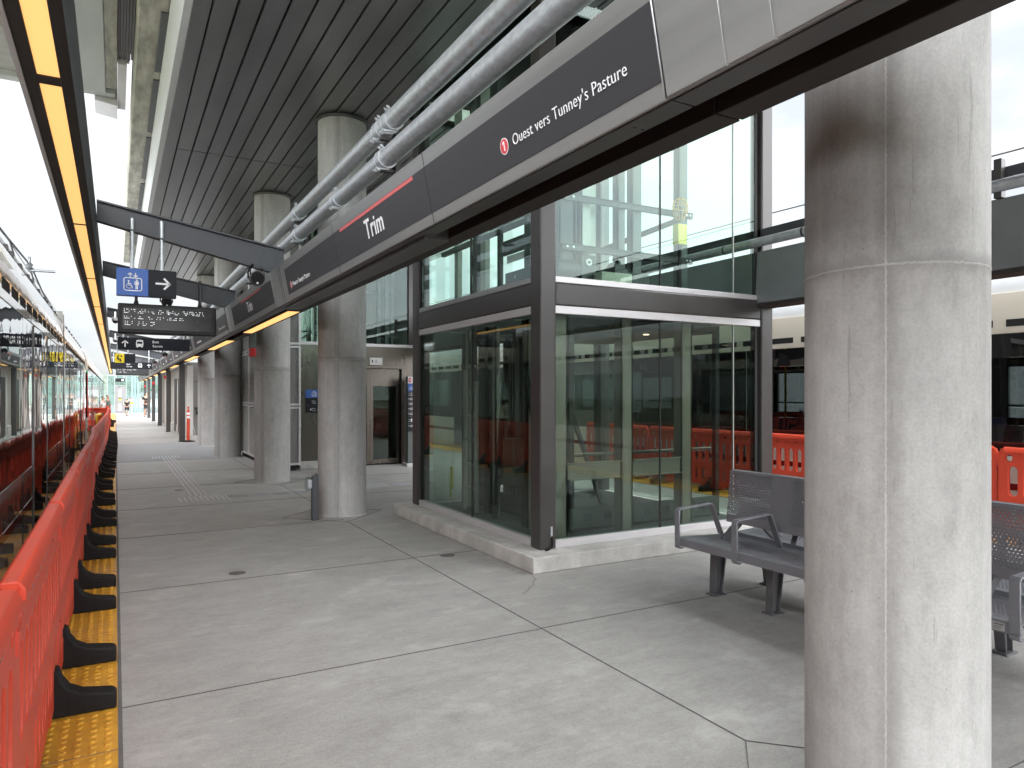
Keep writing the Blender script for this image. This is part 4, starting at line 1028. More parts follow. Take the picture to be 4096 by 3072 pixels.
for k, y in enumerate((26.1, 33.0, 39.7, 46.4, 53.1, 59.8)):
    t = thing('canopy_post', (1.95, y, 0), plab[k], 'post', 'dark square canopy posts')
    mb = MB(); mb.box(1.86, 2.04, y, y+.18, 0, 2.60); mb.build('shaft', 'dsteel', t, bevel=.01)
    mb = MB(); mb.box(1.83, 2.07, y-.03, y+.21, 0, .02); mb.build('base_plate', 'dsteel', t)

# ================================================================ HANGING SIGNS
def facing(y): return Plane((0, y, 0), (1,0,0), (0,0,1))
def hangers(t, xs, y, z0, z1, r=.022, m='galv'):
    for x in xs:
        mb = MB(); mb.tube((x,y,z0), (x,y,z1), r, 14); mb.build('hanger', m, t)
t = thing('lift_sign', (.29, 8.5, 2.78), 'blue hanging sign with white lift symbol and right arrow', 'sign')
mb = MB(); mb.box(.306, .575, 8.46, 8.56, 2.632, 2.92); mb.build('dark_half', 'signdark', t, bevel=.003)
mb = MB(); mb.box(.008, .3055, 8.46, 8.56, 2.632, 2.92); mb.build('blue_half', 'signblue', t, bevel=.003)
p = facing(8.459); mb = MB(); p.lift_icon(mb, .160, 2.752, .165); mb.build('lift_symbol', 'white', t)
mb = MB(); p.arrow(mb, .447, 2.776, .135, 0, .020); mb.build('arrow', 'white', t)
hangers(t, (.154, .436), 8.53, 2.92, 3.46)
def display(y, x0, x1, z0, z1, label, rows, seed):
    t = thing('passenger_display', ((x0+x1)/2, y, z0), label, 'display', 'dot matrix displays hung from the beams')
    w_, h_ = x1-x0, z1-z0
    mb = MB(); mb.box(x0, x1, y, y+.17, z0, z1); mb.build('case', 'ledcase', t, bevel=.028, seg=4)
    fx0, fx1, fz0, fz1 = x0+.045*w_, x0+.953*w_, z0+.155*h_, z0+.868*h_
    p = facing(y-.001); mb = MB(); p.rect(mb, fx0, fz0, fx1, fz1, h=.001, t=.004); mb.build('screen', 'ledface', t)
    mb = MB()
    for a, b, c, d in ((fx0-.012,fz0-.012,fx1+.012,fz0),(fx0-.012,fz1,fx1+.012,fz1+.012),(fx0-.012,fz0,fx0,fz1),(fx1,fz0,fx1+.012,fz1)): p.rect(mb, a, b, c, d, h=.008, t=.009)
    mb.build('bezel', 'ledcase', t)
    mb = MB()
    R_ = []
    for (yr, words) in rows: R_.append(([z1-q*h_ for q in yr], [(x0+a*w_, x0+b*w_) for a, b in words]))
    p.dots(mb, R_, x0, .0155, .0046, seed, h=.003); mb.build('lit_dots', 'led', t)
    mb = MB()
    for i in range(10): p.disc(mb, x0+.05*w_+i*.1*w_, z0+.06*h_, .006, h=.003, n=8)
    mb.build('screws', 'black', t)
    for x in (x0+.18*w_, x0+.83*w_):
        mb = MB(); mb.tube((x,y+.09,z1-.01),(x,y+.09,z1+.06), .045, 12, .022); mb.tube((x,y+.09,z1+.05),(x,y+.09,z1+.42), .022, 12); mb.build('hanger', 'ledcase', t)
    return t
rows1 = [((.20,.26,.31), [(.064,.37),(.40,.46),(.485,.535),(.50,.62),(.65,.88)]), ((.435,.495), [(.064,.345),(.37,.46),(.48,.665)]), ((.60,.66,.71), [(.072,.155),(.195,.225),(.245,.37)])]
rows2 = [((.12,.17,.22), [(.05,.35),(.40,.62),(.68,.90)]), ((.36,.41,.46), [(.05,.16),(.2,.3),(.34,.62)]), ((.60,.65,.70), [(.05,.18),(.22,.34)])]
display(12.24, .03, 1.412, 2.515, 2.978, 'nearest dark display board with white dot text, under the blue lift sign', rows1, 3)
display(38.9, .02, 1.42, 2.485, 2.96, 'farther dark display board, tucked behind the second exit sign', rows2, 9)
def exit_sign(y, x0, x1, z0, z1, label, order):
    t = thing('exit_sign', ((x0+x1)/2, y, z0), label, 'sign', 'black exit signs with a bus symbol')
    mb = MB(); mb.box(x0, x1, y, y+.10, z0, z1); mb.build('board', 'signdark', t, bevel=.003)
    p = facing(y-.001); h_ = z1-z0; mb = MB(); dk = MB()
    for kind, cx in order:
        if kind == 'arrow': p.arrow(mb, cx, z0+.50*h_, h_*.50, 90, h_*.085)
        elif kind == 'bus': p.bus_icon(mb, dk, cx, z0+.52*h_, h_*.58)
        else:
            p.text(mb, 'Exit', cx, z0+.585*h_, cx+.46*h_, z0+.775*h_, bold=.01); p.text(mb, 'Sortie', cx, z0+.25*h_, cx+.73*h_, z0+.44*h_, bold=.01)
    mb.build('lettering', 'white', t)
    if dk.v: dk.build('bus_windows', 'signdark', t)
    hangers(t, (x0+.08*(x1-x0), x0+.92*(x1-x0)), y+.05, z1, z1+.5)
    return t
exit_sign(18.9, .043, 1.58, 2.634, 2.924, 'long black exit sign with left up arrow and bus, below the display board', [('arrow', .196), ('bus', .50), ('text', .773)])
exit_sign(32.3, -.185, 1.304, 2.60, 2.87, 'black exit sign with its up arrow at the right end, under the yellow sign', [('text', .391), ('bus', .87), ('arrow', 1.186)])
t = exit_sign(52.3, .0, .52, 2.37, 2.60, 'tiny black sign with a bus symbol above the grey end door', [('bus', .40)])
t = thing('seat_sign', (.27, 25.6, 2.6), 'yellow hanging sign with a black seated figure', 'sign')
mb = MB(); mb.box(-.02, .245, 25.58, 25.68, 2.585, 2.868); mb.build('yellow_half', 'signyel', t, bevel=.002)
mb = MB(); mb.box(.2455, .555, 25.58, 25.68, 2.585, 2.868); mb.build('dark_half', 'signdark', t, bevel=.002)
p = facing(25.579); mb = MB()
p.disc(mb, .075, 2.80, .024); p.line(mb, [(.068,2.765),(.082,2.70),(.14,2.695),(.15,2.63)], .034); p.line(mb, [(.045,2.77),(.06,2.672),(.12,2.665),(.12,2.62)], .012); p.disc(mb, .165, 2.79, .024)
mb.build('seat_symbol', 'black', t)
hangers(t, (.06, .35), 25.63, 2.868, 3.42)

# ---------------------------------------------------------------- speakers, cameras, alarms
def speaker(x, y, z, label):
    t = thing('loudspeaker', (x, y, z), label, 'speaker', 'round black loudspeakers under the beams')
    mb = MB(); mb.lathe([(.02,.075),(.06,.07),(.077,.03),(.082,-.02),(.080,-.045),(.07,-.05)], (x,y,z), 'y', 32); mb.build('body', 'ledcase', t)
    mb = MB(); mb.lathe([(.070,-.0505),(.03,-.053)], (x,y,z), 'y', 32); g = mb.build('grille', 'rubber', t)
    mb = MB(); mb.lathe([(.012,-.052),(.012,-.055)], (x,y,z-.055), 'y', 12); mb.build('badge', 'alu', g)
    mb = MB(); mb.path([(x-.09,y,z),(x-.092,y+.01,z+.07),(x-.05,y+.03,z+.15),(x-.03,y+.06,z+.17)], .010, 8); mb.path([(x-.06,y+.03,z+.05),(x-.065,y+.04,z+.11),(x-.03,y+.05,z+.16)], .008, 8); mb.build('cable', 'rubber', t)
    mb = MB(); mb.path([(x-.086,y,z),(x-.086,y+.05,z+.13),(x+.086,y+.05,z+.13),(x+.086,y,z)], .006, 6); mb.build('bracket', 'dsteel', t)
for k, y in enumerate((8.45, 12.3, 25.55, 32.25, 39.0, 45.7)):
    speaker((1.40, .70, 1.40, 1.40, 1.40, 1.35)[k], y, (2.906, 3.03, 2.87, 2.87, 2.87, 2.87)[k],
      ['nearest round black speaker, under the first slanted beam', 'round black speaker half hidden by the blue lift sign', 'round speaker at the fascia, right of the yellow sign',
       'round speaker at the fascia, just beyond the yellow sign', 'small far speaker hanging by the far display', 'smallest far speaker at the end of the canopy'][k])
for k, (x, y, z) in enumerate(((.0, 18.8, 3.30), (.0, 25.4, 3.28))):
    t = thing('dome_camera', (x, y, z), ['small pale dome camera behind the display board', 'small pale dome camera above the long exit sign'][k], 'camera', 'dome cameras under the beams')
    mb = MB(); mb.lathe([(.07,.06),(.08,.02),(.075,-.01)], (x,y,z)); mb.tube((x,y,z+.05),(x,y+.1,z+.2),.02,8); mb.build('housing', 'alu', t)
    mb = MB(); mb.ball((x,y,z-.01), .065, 14); mb.build('dome', 'ledcase', t)
def alarm(x, y, z, label, stem=True):
    t = thing('fire_alarm', (x, y, z), label, 'alarm', 'red fire alarm strobes')
    if stem: mb = MB(); mb.box(x-.06, x+.06, y-.06, y+.06, z+.075, z+.34); mb.build('mount', 'greygreen', t, bevel=.006)
    mb = MB(); mb.box(x-.055, x+.055, y-.07, y+.05, z-.075, z+.074); mb.build('body', 'firered', t, bevel=.01)
    mb = MB(); mb.ball((x-.06,y-.01,z), .033, 12, (1.2,1,1)); mb.build('lens', 'gl_lens', t)
    mb = MB(); mb.ball((x-.052,y-.01,z), .02, 8); mb.build('strobe_tube', 'white', t)
alarm(2.12, 13.25, 2.335, 'red fire alarm with clear strobe, on a grey mount by the stained column')
alarm(2.02, 36.5, 2.37, 'red alarm on the pale wall between far dark posts', False)
alarm(1.93, 46.33, 2.22, 'red alarm on the front of the fourth dark post', False)
alarm(1.93, 59.72, 2.17, 'red alarm on the last dark post above the man', False)

# ================================================================ BUTTON POST, FLOOR COVERS, GUIDANCE BARS, MARKER
t = thing('button_post', (2.2, 9.08, 0), 'short dark post with a clear covered push button, left of the second column', 'post')
mb = MB(); mb.prism([(2.165,0),(2.245,0),(2.245,.585),(2.225,.59),(2.165,.55)], 'y', 9.03, 9.11); mb.build('shaft', 'beam', t, bevel=.004)
mb = MB(); mb.box(2.085, 2.163, 9.02, 9.12, .385, .545); mb.build('button_cover', 'gl_lens', t, bevel=.012)
mb = MB(); mb.box(2.11, 2.164, 9.03, 9.11, .41, .52); mb.build('button', 'alu', t, bevel=.01)
for k, (x, y) in enumerate(((.95, 6.73), (.924, 13.0), (2.872, 6.455))):
    t = thing('floor_cover', (x, y, 0), ['round dark floor cover alone on the left of the platform', 'far round floor cover beside the long guidance bars', 'round floor cover close to the lift plinth'][k], 'floor cover', 'round metal covers set in the floor')
    mb = MB(); mb.lathe([(.066,0.0005),(.066,.0035),(.0,.004)], (x,y,0)); mb.build('lid', mat('cover_iron', (.13,.125,.12), .5, .4, var=.3, scale=40) if k == 0 else bpy.data.materials['cover_iron'], t)
    mb = MB(); mb.lathe([(.072,0.0004),(.072,.0025),(.067,.0025)], (x,y,0)); mb.build('rim', 'joint', t)
def bars(x0, y0, n, L, along, gap, label, studs=False):
    t = thing('guidance_bars', (x0, y0, 0), label, 'floor bars', 'raised steel guidance markers')
    mb = MB()
    for i in range(n):
        if along == 'y': mb.prism([(x0+i*gap-.012,.0),(x0+i*gap+.012,.0),(x0+i*gap+.008,.006),(x0+i*gap-.008,.006)], 'y', y0, y0+L)
        else: mb.prism([(y0+i*gap-.012,.0),(y0+i*gap+.012,.0),(y0+i*gap+.008,.006),(y0+i*gap-.008,.006)], 'x', x0, x0+L)
    mb.build('bars', 'galv' if along == 'y' else 'guide', t)
bars(1.03, 12.05, 4, 7.45, 'y', .076, 'four long steel bars running down the platform')
bars(.845, 11.44, 10, .6, 'y', .0745, 'row of short steel bars at the near end of the long bars')
bars(.815, 19.55, 9, .68, 'y', .0735, 'row of short steel bars at the far end of the long bars')
for k, (x, L) in enumerate(((1.53,.29),(1.86,.28),(2.19,.27),(2.50,.27))):
    bars(x, 11.69, 4, L, 'x', .072, ['crosswise bars next to the short bar row', 'second crosswise bar set towards the column', 'third crosswise bar set towards the column', 'crosswise bar set partly behind the button post'][k])
for k, (x, L) in enumerate(((4.22,.36),(4.62,.4))): bars(x, 11.82, 4, L, 'x', .072, ['crosswise bars right of the dome studs', 'crosswise bars ending behind the lift post'][k])
t = thing('dome_studs', (3.95, 12.1, 0), 'patch of round steel warning studs in front of the second lift', 'floor studs', 'raised steel guidance markers')
mb = MB()
for i in range(10):
    for j in range(10): mb.lathe([(.016,.0),(.015,.005),(.008,.007)], (3.62+i*.06, 11.75+j*.065, 0), n=8)
mb.build('studs', 'galv', t)
t = thing('marker_post', (2.127, 26.05, 0), 'orange and white striped flexible post on a black base, at a dark post', 'marker post')
mb = MB(); mb.lathe([(.21,0),(.21,.02),(.09,.05),(.06,.06)], (2.127,26.0,0)); mb.build('base', 'rubber', t)
mb = MB(); mb.lathe([(.052,.05),(.05,.66),(.055,.70),(.05,.74),(.05,1.02),(.03,1.06),(.018,1.10),(.03,1.13),(.03,1.165),(.015,1.175)], (2.127,26.0,0)); mb.build('tube', 'red_plastic', t)
for z in (.78, .90): mb = MB(); mb.lathe([(.0515,z),(.0515,z+.08)], (2.127,26.0,0)); mb.build('white_band', 'white', t)
mb = MB(); mb.box(2.06, 2.075, 25.94, 26.02, .66, .76); mb.build('tag', 'beige', t)
mb = MB(); mb.path([(2.17,26.0,.72),(2.24,26.02,.62),(2.32,26.05,.4),(2.36,26.05,.03)], .008, 6); mb.build('cord', 'galv', t)

# ================================================================ PLASTIC BARRIERS
def slot(cx, z0, z1, wd, n=6):
    r = wd/2; pts = [(cx+r*math.cos(math.pi*i/n), z1-r+r*math.sin(math.pi*i/n)) for i in range(n+1)]
    return pts+[(cx+r*math.cos(math.pi+math.pi*i/n), z0+r+r*math.sin(math.pi+math.pi*i/n)) for i in range(n+1)]
BL = 1.92
def make_barrier(label, m='red_plastic'):
    t = thing('barrier', (0,0,0), label, 'barrier', None)
    o_ = [(.0,.10),(.10,.10),(.12,.05),(.62,.05),(.64,.10),(1.28,.10),(1.30,.05),(1.80,.05),(1.82,.10),(BL,.10),(BL,.93),(BL-.02,.98),(BL-.07,1.0),(.07,1.0),(.02,.98),(0,.93)]
    holes = [slot(.10, .845, .935, .085), slot(BL-.10, .845, .935, .085)]
    for i in range(12): holes.append(slot(.14+i*.149, .47, .81, .104))
    for i in (0, 1, 3, 4, 5, 6, 7, 8, 10, 11): holes.append(slot(.14+i*.149, .17, .37, .08))
    vs, fs = curve_mesh([o_]+holes, .016, .007)
    mb = MB(); mb.add([(z, x, y) for (x, y, z) in vs], fs)
    mb.build('panel', m, t)
    mb = MB(); mb.prism([(-.044,.945),(.044,.945),(.041,.985),(.024,1.01),(-.024,1.01),(-.041,.985)], 'y', .05, BL-.05); mb.build('top_rail', m, t, bevel=.006)
    mb = MB()
    for s in (-1, 1):
        for i in range(9): mb.box(s*.0232, s*.0245, .28+i*.155, .37+i*.155, .892, .899)
    mb.build('slits', 'tr_stripe', t)
    mb = MB(); mb.tube((0,-.01,.80),(0,-.01,.875), .034, 14); mb.tube((0,-.01,.875),(0,-.01,.90), .03, 14, .02); mb.tube((0,-.01,.30),(0,-.01,.37), .03, 14)
    mb.build('hinge_lug', 'red_joint' if m == 'red_plastic' else m, t)
    for u in (.37, 1.55):
        mb = MB(); P = [(-.29,0),(.29,0),(.292,.07),(.27,.085),(.14,.105),(.085,.135),(.055,.18),(.04,.235),(-.04,.235),(-.055,.18),(-.085,.135),(-.14,.105),(-.27,.085),(-.292,.07)]
        mb.prism(P, 'y', u-.055, u+.055)
        f = mb.build('foot', 'rubber', t, bevel=.012)
        mb = MB()
        for s in (-1, 1):
            for v in (-1, 1): mb.prism([(s*.09,.045),(s*.25,.035),(s*.25,.052),(s*.09,.075)], 'y', u+v*.0552, u+v*.0585)
        mb.build('grip_rib', 'rubber', f)
    return t
red = make_barrier('x')
def xpath(y):
    P = [(-9,-.29),(2,-.285),(9.6,-.285),(11.6,-.25),(12.9,-.36),(15.2,-.30),(25,-.22),(33,-.24),(60,-.24)]
    for (a, xa), (b, xb) in zip(P, P[1:]):
        if a <= y <= b: return xa+(xb-xa)*(y-a)/(b-a)
starts = [-3.1, -1.2, .70, 2.62, 4.52, 6.40, 8.28, 10.15, 12.02, 13.95, 15.85, 17.75, 19.65, 21.55, 23.45, 25.35, 27.25, 29.2, 31.1]
nth = ['second','third','fourth','fifth','sixth','seventh','eighth','ninth','tenth','eleventh','twelfth','thirteenth','fourteenth','fifteenth','sixteenth','seventeenth']
for k, y in enumerate(starts):
    if k < 2: continue
    x0, x1 = xpath(y), xpath(y+1.93)
    if k == 2: lab = 'red plastic barrier at the bottom left corner, closest to the camera'
    else: lab = 'red plastic barrier on the yellow strip by the left train, %s from the camera' % nth[k-3]
    rz = -math.atan2(x1-x0, 1.93)
    if k == 2: b = red; b.location = (x0, y, .008); b.rotation_euler = (0,0,rz); b['label'] = lab
    else: b = dup(red, (x0, y, .008), rz, lab)
    b['group'] = 'red barriers along the left platform edge'
for k, (x, y, a) in enumerate(((-.20, 34.4, 62), (-.30, 39.0, 8), (-.30, 41.0, 8), (-.30, 43, 4), (-.26, 45, 0))):
    b = dup(red, (x, y, .008), R(a), ['red barrier turned askew at the far end of the row', 'far red barrier nearest the waiting people',
       'far red barrier past the waiting people', 'second last red barrier far along the train', 'last tiny red barrier far along the train'][k])
    b['group'] = 'red barriers along the left platform edge'
for k, y in enumerate((2.3, 4.25, 6.25, 8.2, 10.15)):
    b = dup(red, (8.53+(.0, .02, -.03, .05, .0)[k], y, .008), R((0, .6, -1.5, 1.0, 0)[k]), ['red barrier at the right picture edge, its hand hole beside the near column', 'red barrier mostly hidden behind the near column',
        'red barrier between the right lift post and the near column', 'red barrier seen through the right lift glass', 'red barrier seen deepest through the lift glass'][k])
    b['group'] = 'red barriers along the right platform edge'
yb = make_barrier('x', 'yel_plastic'); yb.location = (-.46, 23.2, .008); yb.rotation_euler = (0,0,R(-2)); yb['label'] = 'yellow plastic barrier between the train and the red barriers'

# ================================================================ TRAMS
def train(name, xf, sg, label, units):
    """sg = direction of the platform seen from the train (+1 or -1); units = list of (y0, y1, openings, cabs)"""
    X = lambda t_: xf-sg*t_
    t = thing(name, (X(1.3), units[0][0], -1.0), label, 'train', 'light rail trains at the platform')
    W = 2.65
    for (y0, y1, ops, cab) in units:
        def pris(pts, a, b): mb = MB(); mb.prism([(X(p[0]), p[1]) for p in pts], 'y', a, b); return mb
        pris([(.001,-.35),(.0,.885),(.06,.885),(.06,-.35)], y0, y1).build('lower_panel', 'tr_white', t, bevel=.004)
        pris([(W-.06,-.35),(W-.06,.885),(W,.885),(W,-.35)], y0, y1).build('lower_panel', 'tr_white', t)
        mb = pris([(-.0015,.50),(-.0015,.575),(.02,.575),(.02,.50)], y0, y1); mb.build('stripe', 'tr_stripe', t)
        pris([(.06,.02),(.06,.28),(W-.06,.28),(W-.06,.02)], y0+.02, y1-.02).build('floor', 'panelgrey', t)
        pris([(-.003,2.295),(.0,2.52),(.055,2.775),(.16,2.775),(.12,2.295)], y0, y1).build('upper_panel', 'tr_cream', t, bevel=.005)
        pris([(W+.003,2.295),(W,2.52),(W-.055,2.775),(W-.16,2.775),(W-.12,2.295)], y0, y1).build('upper_panel', 'tr_cream', t)
        pris([(.10,2.778),(.105,2.86),(.15,2.965),(.45,3.08),(W-.45,3.08),(W-.15,2.965),(W-.1,2.778)], y0, y1).build('roof', 'tr_roof', t, bevel=.008)
        pris([(.12,2.5),(.12,2.60),(W-.12,2.60),(W-.12,2.5)], y0, y1).build('inner_ceiling', 'panelpale', t)
        # vents
        mb = MB(); y = y0+.3
        while y < y1-.6:
            mb.box(X(-.004), X(.012), y, y+.42, 2.372, 2.455); y += .56
        mb.build('vents', 'black', t)
        # window band
        e = 0
        rnd = random.Random(int(abs(y0)*10)+3)
        cur = y0
        def solid(a, b):
            if b-a < .02: return
            ang = rnd.uniform(-.006, .006); q = (b-a)*ang
            mb = MB(); mb.prism([(X(0+q),a+.003),(X(0-q),b-.003),(X(.05),b-.003),(X(.05),a+.003)], 'z', .893, 2.288); mb.build('window_band', 'tr_black', t)
        for (a, b, kind) in ops:
            solid(cur, a); cur = b
            if kind == 'w':
                mb = MB(); mb.box(X(0), X(.05), a+.003, b-.003, .893, 1.24); mb.box(X(0), X(.05), a+.003, b-.003, 2.02, 2.288)
                mb.box(X(0), X(.05), a+.003, a+.09, 1.241, 2.019); mb.box(X(0), X(.05), b-.09, b-.003, 1.241, 2.019)
                wn = mb.build('window', 'tr_black', t)
                mb = MB(); mb.box(X(.004), X(.010), a+.091, b-.091, 1.241, 2.019); mb.build('pane', 'gl_train', wn)
            elif kind == 's':
                solid(a, b)
            else:
                for (c, d) in ((a, (a+b)/2), ((a+b)/2, b)):
                    ang = rnd.uniform(-.006, .006); q = (d-c)*ang
                    mb = MB(); mb.prism([(X(-.006+q),c+.006),(X(-.006-q),d-.006),(X(.04),d-.006),(X(.04),c+.006)], 'z', .06, 2.285)
                    dr = mb.build('door', 'tr_black', t, bevel=.004)
                    mb = MB(); mb.box(X(-.009), X(.0), c+.004 if c == a else d-.012, c+.012 if c == a else d-.004, .06, 2.28); mb.build('door_edge', 'doorgrey', dr)
        solid(cur, y1)
        # far side band with plain windows
        mb = MB(); mb.box(X(W-.05), X(W), y0, y1, .893, 1.25); mb.box(X(W-.05), X(W), y0, y1, 2.0, 2.288)
        y = y0
        while y < y1:
            mb.box(X(W-.05), X(W), y, min(y+.35, y1), 1.251, 1.999); y += 2.1
        mb.build('window_band', 'tr_black', t)
        # skirt seams
        mb = MB()
        for (a, b, kind) in ops:
            for y in (a, b): mb.box(X(-.0025), X(.01), y-.004, y+.004, -.2, .885)
        mb.build('panel_gaps', 'black', t)
        for c in cab:
            d = 1 if c == y1 else -1
            mb = MB(); P = [(c,-.3),(c,2.95),(c+d*.35,2.75),(c+d*.9,1.5),(c+d*1.0,.9),(c+d*.95,-.2)]
            mb.prism(P, 'x', X(.10), X(W-.10)); mb.build('cab_front', 'tr_black', t, bevel=.06)
            mb = MB(); mb.prism([(c-d*.9,.9),(c,.9),(c,2.2),(c-d*.25,2.2)], 'x', X(-.004), X(.02)); mb.build('cab_side', 'tr_red', t)
    return t
A_ops = [(-6,-4.4,'d'),(-4,-2.4,'w'),(-2.3,-.7,'w'),(-.6,1.0,'d'),(1.2,2.8,'w'),(2.9,4.5,'w'),(4.6,6.1,'w'),(6.15,7.62,'w'),(7.66,8.5,'s'),(8.55,10.2,'d'),(10.25,11.9,'w'),(11.95,13.15,'s')]
B_ops = [(13.75,14.9,'s'),(15.0,16.6,'d'),(16.7,18.0,'s'),(18.05,19.6,'s'),(19.65,21.2,'d'),(21.25,22.3,'s')]
C_ops = [(26+i*3.3,26+i*3.3+1.6,'d' if i % 3 == 1 else 's') for i in range(10)]
t1 = train('light_rail_train', -.72, 1, 'white train with glossy black windows at the left platform, red barriers reflected in its side', [(-8, 13.22, A_ops, []), (13.66, 22.55, B_ops, [22.55])])
mb = MB()
for i in range(7):
    for a, b in ((0, .03), (.03, 0)): pass
P = []
mb.box(-3.2, -.80, 13.221, 13.659, -.2, 2.85); mb.build('gangway_bellows', 'rubber', t1)
mb = MB(); mb.box(-.80, -.725, 13.221, 13.30, -.2, 2.9); mb.box(-.80, -.725, 13.58, 13.659, -.2, 2.9); mb.build('gangway_frame', 'tr_white', t1)
mb = MB(); mb.ball((-.78,22.75,2.32), .045, 10); mb.build('door_signal', emit('green_lamp', (.1,1,.3), 2.0), t1)
# roof edge cable with clamps, power lead with an insulator arm
mb = MB(); ycl = [y*.97 for y in (5.0,5.6,6.6,7.366,7.723,8.406,9.112,9.482,10.326,11.159,11.5,12.255,12.954)]
mb.path([(-.80,-6,2.80)]+[(-.80,y,2.805) for y in ycl]+[(-.80,13.1,2.80)], .010, 6)
for y in ycl: mb.box(-.83, -.775, y-.05, y+.05, 2.785, 2.83)
for i in range(9): mb.box(-.83, -.775, 14.5+i*.9-.05, 14.5+i*.9+.05, 2.785, 2.83)
mb.path([(-.80,14,2.805),(-.80,22,2.805)], .010, 6)
mb.build('roof_cable', 'dsteel', t1)
mb = MB(); mb.path([(-1.0,5.5,3.2),(-1.0,8.63,3.24),(-1.0,9.367,3.26),(-1.0,11.486,3.33),(-1.0,12.05,3.30),(-1.0,13.3,3.20),(-1.0,15.5,3.15)], .012, 6)
mb.path([(-1.0,9.4,3.25),(-.95,9.4,3.05)], .01, 6); mb.path([(-1.0,11.5,3.3),(-.95,11.5,3.05)], .01, 6); mb.build('power_lead', 'dsteel', t1)
mb = MB(); mb.tube((-.95,10.6,3.13),(-.66,10.6,3.135), .016, 10); mb.lathe([(.02,3.13),(.05,3.16),(.02,3.17),(.04,3.20),(.015,3.23),(.015,3.30)], (-.93,10.6,0), n=14); mb.build('insulator_arm', 'galv', t1)
t2 = train('light_rail_train', -.72, 1, 'far second train with a red cab stripe, coupled beyond the first on the left', [(24.6, 62.0, C_ops, [24.6])])
D_ops = [(-5.6,-4,'d'),(-3.9,-2,'w'),(-1.9,.1,'w'),(.2,1.9,'d'),(2.0,4.75,'w'),(4.8,6.55,'w'),(6.62,8.15,'w'),(8.2,9.8,'d'),(9.9,11.6,'w'),(11.7,13.4,'w')]
t3 = train('light_rail_train', 8.95, -1, 'cream topped train at the right platform edge behind the lift shaft and near column', [(-7, 14, D_ops, []), (14.5, 24, [(15,17,'w'),(18,19.6,'d'),(20,22,'w')], [])])
for (y, s) in ((4.72, 1), (5.6, 1), (3.4, 1), (7.4, 1)):
    mb = MB(); mb.prism([(y-.02,.60),(y+.06,.60),(y+.16,1.16),(y+.15,1.30),(y+.09,1.31),(y+.06,1.2)], 'x', 9.40, 9.86); mb.box(9.40, 9.86, y-.42, y, .55, .68); o = mb.build('seat', 'seatblue', t3, bevel=.02)
    mb = MB(); mb.prism([(y+.05,1.20),(y+.17,1.20),(y+.155,1.335),(y+.085,1.34)], 'x', 9.385, 9.40); mb.box(9.45, 9.8, y-.3, y-.2, .28, .55); mb.build('seat_shell', 'panelpale', o)
mb = MB()
for y in (6.95, 7.9): mb.tube((9.5,y,.28),(9.5,y,2.5), .018, 10)
mb.build('grab_pole', 'signyel', t3)
mb = MB(); mb.box(10.1, 10.16, 7.0, 8.0, .3, 2.3); mb.build('partition', 'panelpale', t3)

